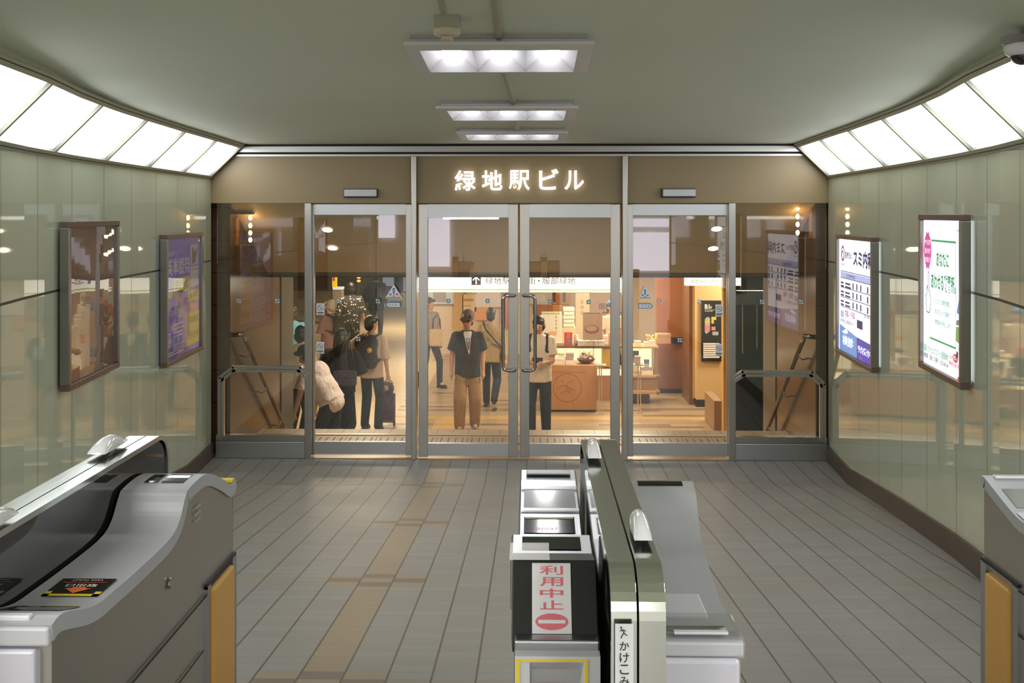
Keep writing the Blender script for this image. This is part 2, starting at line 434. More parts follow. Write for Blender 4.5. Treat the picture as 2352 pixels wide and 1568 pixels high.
for nm, sg in (('left', -1), ('right', 1)):
    m = MB(); m.mat(FRAME)
    SEAM = pm('seam', (66, 64, 48), .6)
    for a, b in zip(YS[:-1], YS[1:]):
        if b > 8.99: b = 8.95
        for (f0, f1, o) in ((-.12, .055, 0), (.945, 1.05, 0)):
            P = [covept(sg, a, f0, o), covept(sg, b, f0, o), covept(sg, b, f1, o), covept(sg, a, f1, o)]
            Q = [covept(sg, a, f0, .02), covept(sg, b, f0, .02), covept(sg, b, f1, .02), covept(sg, a, f1, .02)]
            m.mat(FRAME); m.add(P + Q, [(0, 1, 5, 4), (1, 2, 6, 5), (2, 3, 7, 6), (3, 0, 4, 7), (4, 5, 6, 7)])
            s = (f0 + .105 if f0 < 0 else f1 - .045); w_ = .008
            P = [covept(sg, a, s, .0215), covept(sg, b, s, .0215), covept(sg, b, s + w_ * 1.6, .0215), covept(sg, a, s + w_ * 1.6, .0215)]
            m.mat(SEAM); m.add(P, [(0, 1, 2, 3)])
        # upper strip to the ceiling and back of the cove
        m.mat(FRAME)
        e = lambda y: (XC + sg * (hw(y) - CIN) , y, cz(XC + sg * (hw(y) - CIN), y) + .02)
        t0, t1 = covept(sg, a, 1.02, .02), covept(sg, b, 1.02, .02)
        m.quad(t0, t1, e(b), e(a))
        m.quad((XC + sg * (hw(a) + .02), a, ZC0 - .04), (XC + sg * (hw(b) + .02), b, ZC0 - .04), (XC + sg * (hw(b) + .02), b, 3.0), (XC + sg * (hw(a) + .02), a, 3.0))
        m.quad((XC + sg * (hw(a) + .02), a, 3.0), (XC + sg * (hw(b) + .02), b, 3.0), (e(b)[0], b, 3.0), (e(a)[0], a, 3.0))
    for y in pitch:
        for dy in (0,):
            A = [covept(sg, y - .014, 0), covept(sg, y + .014, 0), covept(sg, y + .014, 1), covept(sg, y - .014, 1)]
            B = [covept(sg, y - .014, 0, .018), covept(sg, y + .014, 0, .018), covept(sg, y + .014, 1, .018), covept(sg, y - .014, 1, .018)]
            m.mat(FRAME); m.add(A + B, [(0, 1, 5, 4), (1, 2, 6, 5), (2, 3, 7, 6), (3, 0, 4, 7), (4, 5, 6, 7)])
    # end board towards the doors
    m.mat(pm('cove_end', (120, 112, 88), .5))
    y = 8.955
    m.add([covept(sg, y, -.12, .02), covept(sg, y, 1.05, .02), (XC + sg * (hw(y) - CIN), y, 2.9), (XC + sg * (hw(y) + .02), y, 2.9)], [(0, 1, 2, 3)])
    struct('trim_%d' % (1 if sg < 0 else 2), 'grey green frame of the luminous cove over the %s wall' % nm, m, cat='cove frame')
    for i, (b, a) in enumerate(zip(pitch, pitch[1:])):
        m = MB()
        n = 6
        for q in range(n):
            ya, yb = a + .014 + (b - a - .028) * q / n, a + .014 + (b - a - .028) * (q + 1) / n
            m.quad(covept(sg, ya, .05), covept(sg, yb, .05), covept(sg, yb, .95), covept(sg, ya, .95))
        o = obj('light_panel', m, PANEL)
        tag(o, '%s glowing white cove panel from the doors above the %s wall' % (ORD[i], nm), 'light panel', 'luminous cove panels')

# ceiling fixtures
obj_ = obj
WHITE = pm('fixture_white', (214, 214, 216), .35, var=.03)
FLANGE = pm('fixture_flange', (214, 214, 216), .4, var=.04)
REFL = pm('reflector', (168, 168, 174), .25, var=.02, spec=.5)
FOAM = pm('foam_strip', (172, 170, 166), .9, var=.35, scale=90)
LAMP = NT('lamp_lens'); LAMP.t.nodes.remove(LAMP.b); _e = LAMP.n('ShaderNodeEmission'); _e.inputs[0].default_value = (1, .985, .955, 1); _e.inputs[1].default_value = LAMP_L
LAMP.link(_e.outputs[0], LAMP.out.inputs[0]); LAMP = LAMP.m
for i, ((y0, y1), (z, zfar)) in enumerate(zip(FX, FZE)):
    def obj(nm, mb, *a, _y=y0, _s=(zfar - z) / (y1 - y0), **k):      # the fixture tilts with the ceiling
        mb.v = [(v[0], v[1], v[2] + _s * (v[1] - _y)) for v in mb.v]
        return obj_(nm, mb, *a, **k)
    t = thing('ceiling_light', ('largest three cell ceiling light, nearest the ticket gates', 'middle three cell ceiling light between the other two', 'smallest three cell ceiling light, just before the glass doors')[i], 'ceiling light', (FXC, (y0 + y1) / 2, z), group='three cell ceiling lights')
    l, r = FXC - FHW, FXC + FHW; ol, orr, oy0, oy1 = FXC - .345, FXC + .335, y0 + .11, y1 - .03
    m = MB()   # flange plate with its opening
    for (a, b, c, d) in ((l, r, y0, oy0), (l, r, oy1, y1), (l, ol, oy0, oy1), (orr, r, oy0, oy1)): m.box(a, b, c, d, z, z + .016)
    obj('flange', m, FLANGE, t, bevel=.003)
    m = MB(); zt = max(cz(FXC, y0), z + .05)
    m.box(l + .03, r - .03, y0 + .03, y0 + .045, z + .016, zt + .01); m.box(l + .03, r - .03, y1 - .045, y1 - .03, z + .022, z + .2)
    m.box(l + .03, l + .045, y0 + .045, y1 - .045, z + .022, z + .2); m.box(r - .045, r - .03, y0 + .045, y1 - .045, z + .022, z + .2)
    m.box(l + .03, r - .03, y0 + .03, y1 - .03, z + .2, z + .215)
    obj('housing', m, WHITE, t)
    m = MB(); m.box(l + .025, r - .025, y0 + .018, y0 + .03, zt - .018, zt + .006)
    obj('sealing_strip', m, FOAM, t)
    cw = (orr - ol) / 3
    for k in range(3):
        x0, x1 = ol + cw * k, ol + cw * (k + 1); lx0, lx1 = (x0 + x1) / 2 - .045, (x0 + x1) / 2 + .045; ly0, ly1 = oy0 + .02, oy1 - .05; h = .065
        m = MB()
        A = [(x0, oy0, z), (x1, oy0, z), (x1, oy1, z), (x0, oy1, z)]; B = [(lx0, ly0, z + h), (lx1, ly0, z + h), (lx1, ly1, z + h), (lx0, ly1, z + h)]
        m.add(A + B, [(0, 1, 5, 4), (1, 2, 6, 5), (2, 3, 7, 6), (3, 0, 4, 7)])
        rf = obj('reflector', m, REFL, t)
        m = MB(); m.quad((lx0, ly0, z + h), (lx0, ly1, z + h), (lx1, ly1, z + h), (lx1, ly0, z + h))
        lo = obj('lamp', m, LAMP, t)
obj = obj_
# conduits and small ceiling gear
COND = pm('conduit_paint', (166, 166, 146), .5)
def conduit(name, pts, r, label):
    m = MB(); m.tube(pts, r, 10); o = obj(name, m, COND, smooth=True); tag(o, label, 'conduit'); return o
def ceil_pt(x, y, d=0.0): return (x, y, cz(x, y) - d)
conduit('conduit', [ceil_pt(-.135, y, .008) for y in frange(3.25, 4.175, 8)], .019, 'painted conduit running into the largest ceiling light')
conduit('conduit', [ceil_pt(-.135 + .035 * k / 5, 4.75 + (5.585 - 4.75) * k / 5, .006) for k in range(6)], .019, 'painted conduit between the largest and the middle ceiling light')
conduit('conduit', [ceil_pt(-.10, 6.18 + .92 * k / 4, .006) for k in range(5)], .019, 'painted conduit between the middle and the smallest ceiling light')
p = at(1027, 60, 3.95); x = p.x
conduit('conduit', [ceil_pt(x - .008, y, .008) for y in frange(3.25, 3.86, 8)], .012, 'thin painted conduit leading to the smoke detector')
t = thing('smoke_detector', 'cream smoke detector with a square base hanging before the largest ceiling light', 'smoke detector', (x, 3.95, 2.9))
zb = cz(x, 3.95)
m = MB(); m.box(x - .05, x + .05, 3.90, 4.0, zb - .045, zb + .01); obj('base_box', m, COND, t, bevel=.004)
CREAM = pm('cream_plastic', (206, 196, 170), .4)
m = MB(); m.lathe([(.052, -.045), (.054, -.05), (.054, -.066), (.046, -.073), (.026, -.076)], (x, 3.95, zb), 24); obj('body', m, CREAM, t, smooth=False)
m = MB(); m.lathe([(.02, -.0765), (.02, -.086), (.027, -.0862), (.027, -.091), (.012, -.094)], (x, 3.95, zb), 20); obj('sensor_cap', m, CREAM, t)
# dome camera
yb = 3.6; p0 = at(2316, 78, yb); p1 = at(2420, 78, yb); zt = p0.z
t = thing('security_camera', 'white dome security camera on a grey ceiling bracket at the upper right', 'security camera', ((p0.x + p1.x) / 2, yb, zt))
m = MB(); m.box(p0.x, p1.x, yb, yb + .06, zt - .03, zt); m.box(p0.x + .06, p1.x - .03, yb + .03, yb + .05, zt, cz(p0.x + .06, yb) + .06)
obj('bracket', m, pm('grey_bracket', (150, 148, 144), .4), t)
cx_, cy_ = at(2361, 100, yb).x, yb + .04
m = MB(); m.lathe([(.06, -.03), (.062, -.034), (.062, -.048), (.056, -.064), (.046, -.072)], (cx_, cy_, zt), 28); obj('housing', m, pm('camera_white', (232, 232, 238), .35), t, smooth=True)
m = MB(); m.ell((cx_, cy_, zt - .066), (.042, .042, .04), 24, 14); obj('dome', m, pm('smoked_dome', (24, 24, 26), .06, coat=1), t, smooth=True)

# ================================================================ the glass door screen
SS = steel('door_steel', (186, 183, 178), .30)
SSD = steel('door_steel_kick', (196, 198, 200), .36, stretch=(60, 1, 1))
DGLASS = glass('door_glass', (.97, .96, .93), f0=.085)
HEAD = pm('header_panel', (158, 138, 102), .42, var=.025, scale=2.5)
DARKGAP = pm('dark_gap', (30, 28, 25), .7)
zt_, zh = az(466, YD), az(358, YD)
xl, xr = XC - hw(YD) - .01, XC + hw(YD) + .01
X = lambda px: ax(px, YD)
Z = lambda py: az(py, YD)
m = MB(); m.box(xl, xr, YD + .01, YD + .14, zt_, zh); struct('wall_header', 'plain tan header panel above the glass doors', m, HEAD)
m = MB(); m.box(xl, xr, YD - .03, YD + .14, Z(350), Z(334)); m.box(xl, xr, YD - .018, YD + .1, Z(358), Z(354)); m.mat(SS)
m2 = MB(); m2.mat(SS); m2.box(xl, xr, YD - .03, YD + .14, Z(349), Z(336)); m2.box(xl, xr, YD - .012, YD + .14, Z(358.5), Z(354)); m2.mat(DARKGAP); m2.box(xl, xr, YD + .0, YD + .14, Z(354), Z(349)); m2.box(xl, xr, YD - .01, YD + .14, Z(336), Z(322))
struct('trim_3', 'brushed steel rail between the ceiling and the tan header', m2, cat='header rail')
for i, (a, b) in enumerate(((946, 957.5), (1429, 1440.5))):
    m = MB(); m.box(X(a), X(b), YD - .045, YD + .1, 0, zh - .002)
    struct('trim_%d' % (4 + i), 'tall steel mullion %s of the double door' % ('left', 'right')[i], m, SS, cat='mullion', bevel=.004)
# sign letters
LET = NT('sign_letter'); LET.t.nodes.remove(LET.b); _e = LET.n('ShaderNodeEmission'); _e.inputs[0].default_value = (1, .95, .93, 1); _e.inputs[1].default_value = 1.7
LET.link(_e.outputs[0], LET.out.inputs[0]); LET = LET.m
HALO = pm('letter_side', (250, 190, 175), .4, emit=.9)
t = thing('station_sign', 'glowing white Japanese letters mounted on the tan header', 'sign', (X(1192), YD, Z(414)))
for ch, a, b, y0, y1 in (('緑', 1045, 1093, 391, 438), ('地', 1107, 1154, 391, 437), ('駅', 1169, 1217, 391, 437), ('ビ', 1238, 1283, 388, 436), ('ル', 1296, 1341, 392, 436)):
    m = MB(); m.mat(LET); put(m, ch, (X(a), YD - .012, Z(y1)), (1, 0, 0), (0, 0, 1), X(b) - X(a), Z(y0) - Z(y1), bold=.018, depth=.025)
    obj('letter', m, LET, t)
# door sensors
for i, (a, b) in enumerate(((790, 868), (1518, 1597))):
    t = thing('door_sensor', 'white door sensor box on the header over the %s sliding door' % ('left', 'right')[i], 'door sensor', (X((a + b) / 2), YD, Z(444)), group='door sensors on the header')
    m = MB(); m.box(X(a), X(b), YD - .012, YD + .01, Z(454), Z(433)); obj('back_plate', m, pm('sensor_dark', (70, 68, 62), .5), t)
    m = MB(); m.box(X(a) + .012, X(b) - .006, YD - .06, YD - .012, Z(451), Z(435)); obj('cover', m, pm('sensor_white', (224, 226, 230), .35), t, bevel=.006)

PETAL = pm('petal_sticker', (205, 218, 224), .4, var=.12, scale=60)
PETB = pm('petal_blue', (150, 196, 212), .4)
def petals(root, px, py, n=4, r=6.0, Y=None):
    Y = Y or YD
    o = (X(px), Y, Z(py)); m = MB(); m.mat(PETAL); k = .0042 * r / 6 * 6
    for q in range(n):
        a = 2 * PI * q / n + PI / 4
        ca, sa = math.cos(a), math.sin(a)
        L, w_ = .026, .011
        pts = [(ca * .004, sa * .004), (ca * L * .6 - sa * w_, sa * L * .6 + ca * w_), (ca * L, sa * L), (ca * L * .6 + sa * w_, sa * L * .6 - ca * w_)]
        m.mat(PETAL if q % 2 else PETB); poly(m, o, (1, 0, 0), (0, 0, 1), pts, off=.003)
    obj('petal_sticker', m, None, root)
STKW = pm('sticker_white', (226, 228, 230), .4); INK = pm('ink', (44, 44, 48), .5); BLUE = pm('sticker_blue', (70, 130, 190), .4)
def ban_sticker(root, x0, y0, x1, y1):
    m = MB(); o = (X(x0), YD, Z(y1)); w_, h = X(x1) - X(x0), Z(y0) - Z(y1); ux, uz = (1, 0, 0), (0, 0, 1)
    m.mat(STKW); rect(m, o, ux, uz, 0, w_, 0, h, off=.002)
    m.mat(INK); disc(m, o, ux, uz, w_ / 2, h * .62, w_ * .38, w_ * .38, off=.003, inner=.86)
    c, r = (w_ / 2, h * .62), w_ * .36
    poly(m, o, ux, uz, [(c[0] - r * .75, c[1] + r * .65), (c[0] - r * .65, c[1] + r * .75), (c[0] + r * .75, c[1] - r * .65), (c[0] + r * .65, c[1] - r * .75)], off=.003)
    poly(m, o, ux, uz, [(c[0] - r * .3, c[1] - r * .1), (c[0] + r * .4, c[1] - r * .1), (c[0] + r * .4, c[1] + r * .08), (c[0] - r * .3, c[1] + r * .08)], off=.003)
    rect(m, o, ux, uz, w_ * .08, w_ * .92, h * .17, h * .25, off=.003); rect(m, o, ux, uz, w_ * .2, w_ * .8, h * .06, h * .1, off=.003)
    obj('ban_sticker', m, None, root)
def caution_sticker(root, x0, y0, x1, y1, ax0, ay0, ax1, ay1, left):
    ux, uz = (1, 0, 0), (0, 0, 1)
    m = MB(); o = (X(x0), YD, Z(y1)); w_, h = X(x1) - X(x0), Z(y0) - Z(y1)
    m.mat(STKW); poly(m, o, ux, uz, [(0, 0), (w_, 0), (w_ * .53, h), (w_ * .47, h)], off=.002)
    m.mat(BLUE); poly(m, o, ux, uz, [(w_ * .46, h * .3), (w_ * .54, h * .3), (w_ * .57, h * .78), (w_ * .43, h * .78)], off=.003); disc(m, o, ux, uz, w_ / 2, h * .17, w_ * .045, h * .06, off=.003)
    m.mat(pm('sticker_red', (208, 90, 90), .4)); rect(m, o, ux, uz, w_ * .63, w_ * .76, h * .22, h * .36, off=.003)
    m.mat(pm('sticker_grey', (120, 126, 132), .4)); rect(m, o, ux, uz, w_ * .24, w_ * .37, h * .22, h * .36, off=.003); rect(m, o, ux, uz, w_ * .1, w_ * .9, h * .03, h * .09, off=.003)
    obj('caution_sticker', m, None, root)
    m = MB(); o = (X(ax0), YD, Z(ay1)); w_, h = X(ax1) - X(ax0), Z(ay0) - Z(ay1); q = h * .45
    def arrow(e):
        pts = [(q + e * .6, e), (w_ - e, e), (w_ - e, h - e), (q + e * .6, h - e), (e * 1.6, h / 2)]
        return pts if left else [(w_ - x, z) for x, z in pts][::-1]
    m.mat(BLUE); poly(m, o, ux, uz, arrow(0), off=.002); m.mat(STKW); poly(m, o, ux, uz, arrow(h * .14), off=.003)
    m.mat(INK)
    put(m, '引', (o[0] + w_ * .22, YD, o[2] + h * .3), ux, uz, h * .38, h * .4, off=.004); put(m, 'の', (o[0] + w_ * .45, YD, o[2] + h * .35), ux, uz, h * .3, h * .3, off=.004); put(m, '手', (o[0] + w_ * .64, YD, o[2] + h * .3), ux, uz, h * .38, h * .4, off=.004)
    obj('arrow_sticker', m, None, root)

def leaf(n, label, x0, x1, sl, sr, zt, zb, kt, y0, y1):
    """a framed glass door leaf: x range in photo pixels, stile widths, top rail depth, kick plate"""
    r = struct('door_%d' % n, label, loc=(X((x0 + x1) / 2), y0, 0), cat='door')
    a, b = X(x0), X(x1)
    if sl: m = MB(); m.box(a, X(x0 + sl), y0, y1, zb, zt); obj('stile', m, SS, r, bevel=.003)
    if sr: m = MB(); m.box(X(x1 - sr), b, y0, y1, zb, zt); obj('stile', m, SS, r, bevel=.003)
    gl, gr = X(x0 + sl), X(x1 - sr)
    m = MB(); m.box(gl, gr, y0 + .003, y1 - .003, zt - kt, zt); obj('top_rail', m, SSD, r)
    m = MB(); m.box(gl, gr, y0 + .003, y1 - .003, zb + .012, Z(1018)); obj('kick_plate', m, SSD, r)
    yy = (y0 + y1) / 2
    m = MB(); m.box(gl, gr, yy - .004, yy + .004, Z(1018), zt - kt); g = obj('glass_pane', m, DGLASS, r)
    return r
KT = Z(467) - Z(497)
zt0 = zt_ - .012
dl = leaf(1, 'left sliding glass door with a steel frame and white stickers', 716, 947, 4, 16, zt0, .02, Z(466) - Z(490), YD + .03, YD + .075)
d2 = leaf(2, 'left leaf of the steel framed double glass door', 962, 1190, 21, 22, zt0, .02, KT, YD - .02, YD + .03)
d3 = leaf(3, 'right leaf of the steel framed double glass door', 1194, 1424, 22, 22, zt0, .02, KT, YD - .02, YD + .03)
dr = leaf(4, 'right sliding glass door with a steel frame and white stickers', 1441, 1676, 14, 4, zt0, .02, Z(466) - Z(491), YD + .03, YD + .075)
# pull handles
CHR = steel('chrome_handle', (178, 176, 172), .16)
for r, px, sx, q in ((d2, 1182, -1, 0), (d3, 1203, 1, 1)):
    x = X(px); xo = X(px + sx * 26) ; y0 = YD - .02; yo = YD - .075
    za, zb_ = Z(677), Z(848)
    path = [(x, y0, za), (x, yo, za)]
    R = .035
    path = [(x, y0 + .01, za), (x, y0 - .03, za), (x + sx * .012, yo + .006, za), (xo - sx * R, yo, za), (xo - sx * R * .3, yo, za - R * .3), (xo, yo, za - R), (xo, yo, zb_ + R), (xo - sx * R * .3, yo, zb_ + R * .3), (xo - sx * R, yo, zb_), (x + sx * .012, yo + .006, zb_), (x, y0 - .03, zb_), (x, y0 + .01, zb_)]
    m = MB(); m.tube(path, .0155, 14); obj('pull_handle', m, CHR, r, smooth=True)
    for z in (za, zb_):
        m = MB(); m.cyl((x, y0 + .001, z), (x, y0 - .008, z), .024, 20); obj('handle_rose', m, CHR, r)
ban_sticker(dl, 727, 697, 745.5, 724); ban_sticker(dl, 727, 786, 744.5, 813)
ban_sticker(dr, 1643, 698, 1660, 726); ban_sticker(dr, 1643, 788, 1659, 816)
caution_sticker(dl, 885, 655, 924, 685, 885, 694, 920, 707, True)
caution_sticker(dr, 1466, 658, 1497, 685, 1466, 696, 1500, 708, False)
for px, py in ((780, 692), (868, 692), (823, 779)): petals(dl, px, py)
for px, py in ((1516, 692), (1606, 692), (1561, 780)): petals(dr, px, py)
for px, py in ((1030, 691), (1120, 691), (1075, 781)): petals(d2, px, py, 8)
for px, py in ((1263, 692), (1352, 693), (1307, 782)): petals(d3, px, py, 8)
# pocket posts and sidelights
for i, (a, b) in enumerate(((701, 716), (1673, 1688.5))):
    m = MB(); m.box(X(a), X(b), YD - .03, YD + .1, 0, zt_ - .002)
    struct('trim_%d' % (6 + i), 'steel post between the %s sidelight and the sliding door' % ('left', 'right')[i], m, SS, cat='post', bevel=.003)
for i, (a, b, sg) in enumerate(((497, 701, 1), (1688.5, 1899, -1))):
    nm = ('left', 'right')[i]
    x0, x1 = max(X(a), XC - hw(YD) + .004), min(X(b), XC + hw(YD) - .004)
    r = struct('window_%d' % (i + 1), 'fixed glass sidelight %s of the doors with a low guard rail' % nm, loc=((x0 + x1) / 2, YD, 0), cat='sidelight')
    m = MB(); m.box(x0, x1, YD - .02, YD + .06, 0.002, Z(1016)); obj('kick_plate', m, SSD, r, bevel=.003)
    m = MB(); m.box(x0, x1, YD - .01, YD + .05, Z(1015), Z(1001)); obj('sill_rail', m, SS, r)
    m = MB(); m.box(x0, x1, YD + .015, YD + .023, Z(1001), zt_); obj('glass_pane', m, DGLASS, r)
    m = MB()
    o = 0
    p = [(510, 1000), (510, 870), (538, 848), (690, 848), (703, 862)] if i == 0 else [(1686, 868), (1705, 855), (1862, 855), (1888, 880), (1888, 1005)]
    for (q0, q1) in zip(p, p[1:]):
        A, B = Vector((X(q0[0]), 0, Z(q0[1]))), Vector((X(q1[0]), 0, Z(q1[1])))
        d = (B - A).normalized(); nrm = Vector((-d.z, 0, d.x)) * .028; ex = d * .012
        for (k0, k1, yy) in ((-1, -.12, YD - .04), (.12, 1, YD - .034)):
            P = [A - ex + nrm * k0, B + ex + nrm * k0, B + ex + nrm * k1, A - ex + nrm * k1]
            m.add([(v.x, yy, v.z) for v in P] + [(v.x, yy + .04, v.z) for v in P], [(0, 1, 2, 3), (7, 6, 5, 4), (0, 4, 5, 1), (1, 5, 6, 2), (2, 6, 7, 3), (3, 7, 4, 0)])
    obj('guard_rail', m, SS, r)
    for px in ((549, 637) if i == 0 else (1750, 1840)): petals(r, px, 692)
m = MB(); m.box(X(716), X(1676), YD - .02, YD + .1, -.002, .006); struct('trim_8', 'brass coloured door threshold strip', m, pm('threshold', (150, 128, 100), .35, metal=.6), cat='threshold')
# ================================================================ wall posters
RIM = steel('poster_rim', (150, 146, 140), .3)
RIMB = pm('poster_rim_brown', (112, 92, 80), .4, metal=.3)
def poster(name, label, sg, ya, yb, z0, z1, face_mat, draw, cover=None, lit=False):
    """frame on a side wall: ya = edge nearer the doors, yb = edge nearer the gates; draw(mb, o, ux, uz, w, h)"""
    th = .055
    pa = Vector((XC + sg * (hw(ya) - .012), ya, z0)); pb = Vector((XC + sg * (hw(yb) - .012), yb, z0))
    if sg < 0: o, e = pb, pa
    else: o, e = pa, pb
    ux = (e - o).normalized(); uz = Vector((0, 0, 1)); n = ux.cross(uz)
    if n.x * sg > 0: n = -n
    W, H = (e - o).length, z1 - z0
    t = thing(name, label, 'poster', ((pa.x + pb.x) / 2, (ya + yb) / 2, z0))
    f = .035
    for k, (a, b, c, d) in enumerate(((0, W, 0, f), (0, W, H - f, H), (0, f, f, H - f), (W - f, W, f, H - f))):
        m = MB(); rect(m, o, ux, uz, a, b, c, d, off=0, d=th); obj('frame', m, RIMB if k < 2 else RIM, t, bevel=.004)
    m = MB(); m.mat(face_mat); rect(m, o, ux, uz, f, W - f, f, H - f, off=.0, d=th * .55)
    q = o + n * (th * .55 + .0006) + ux * f + uz * f
    draw(m, q, ux, uz, W - 2 * f, H - 2 * f)
    obj('poster_sheet', m, None, t)
    if cover:
        m = MB(); nx, nz = 10, 16
        for i in range(nx):
            for j in range(nz):
                def P(a, b):
                    u, v = a / nx, b / nz
                    d = th * .72 + .006 * math.sin(PI * u) * (math.sin(PI * v) ** .5) + .0025 * math.sin(9 * v + 2) * math.sin(PI * u)
                    return o + n * d + ux * (f + u * (W - 2 * f)) + uz * (f + v * (H - 2 * f))
                m.quad(P(i, j), P(i + 1, j), P(i + 1, j + 1), P(i, j + 1))
        obj('clear_cover', m, cover, t, smooth=True)
    return t
def em(name, rgb, k=.0, rough=.35): return pm(name, rgb, rough, var=.02, scale=20, emit=k)
COVER = glass('acetate', (.96, .95, .95), f0=.12, rough=.02)
def d_empty(m, o, ux, uz, w, h): pass
def bars(m, o, ux, uz, x0, x1, z0, z1, n, fill=.55, ragged=.25):
    hh = (z1 - z0) / n
    for i in range(n):
        rect(m, o, ux, uz, x0, x1 - (x1 - x0) * ragged * random.random(), z0 + hh * i, z0 + hh * (i + fill))
def d_purple(m, o, ux, uz, w, h):
    K = lambda *a, **k: rect(m, o, ux, uz, a[0] * w, a[1] * w, a[2] * h, a[3] * h, **k)
    T = lambda s, a, b, c, d, **k: put(m, s, Vector(o) + Vector(ux) * (a * w) + Vector(uz) * (c * h), ux, uz, (b - a) * w, (d - c) * h, **k)
    PALE = em('poster_pale', (214, 210, 232)); YEL = em('poster_yellow', (232, 222, 40)); LIL = em('poster_lilac', (176, 160, 208)); RED = em('poster_salmon', (226, 150, 130)); VIO = em('poster_violet', (104, 76, 168)); DK = em('poster_dark', (96, 84, 40)); INKP = em('poster_ink', (70, 62, 120))
    m.mat(LIL); K(.25, .5, .0 + .33, .56, off=.001); K(.48, .66, .14, .42, off=.001); K(.2, .62, .05, .12, off=.001)
    m.mat(PALE); T('阪急阪神グループ', .02, .42, .855, .9, bold=.02, off=.002)
    T('英単語発', .02, .68, .69, .835, bold=.03, off=.002)
    K(.7, .96, .56, .74, off=.001); K(.7, .95, .75, .93, off=.001)
    m.mat(em('poster_bird', (120, 104, 84))); poly(m, o, ux, uz, [(.74 * w, .76 * h), (.86 * w, .77 * h), (.93 * w, .92 * h), (.84 * w, .86 * h), (.76 * w, .92 * h)], off=.002)
    m.mat(RED); K(.74, .92, .7, .72, off=.002); K(.66, .96, .33, .42, off=.001)
    m.mat(YEL); K(.22, .68, .535, .665, off=.001); K(.02, .18, .51, .56, off=.001); K(.62, .98, .43, .53, off=.001); K(.62, .98, .05, .33, off=.001)
    m.mat(DK); T('最短合格', .25, .66, .55, .65, off=.002, bold=.02); T('無料', .66, .92, .455, .51, off=.002); T('夏期講習', .66, .95, .24, .3, off=.002); T('受付中', .66, .95, .1, .17, off=.002)
    m.mat(VIO); poly(m, o, ux, uz, [(0, .02 * h), (w * .6, .0), (w * .6, .07 * h), (0, .1 * h)], off=.0005)
    m.mat(PALE); T('校', .02, .14, .43, .49, off=.002); T('の体験', .02, .6, .36, .42, off=.002, bold=.01); bars(m, o, ux, uz, .2 * w, .6 * w, .17 * h, .3 * h, 4); T('土日開催', .02, .3, .21, .28, off=.002); T('駅前教室', .02, .55, .1, .17, off=.002, bold=.01)
    bars(m, o, ux, uz, .03 * w, .58 * w, .03 * h, .07 * h, 2)
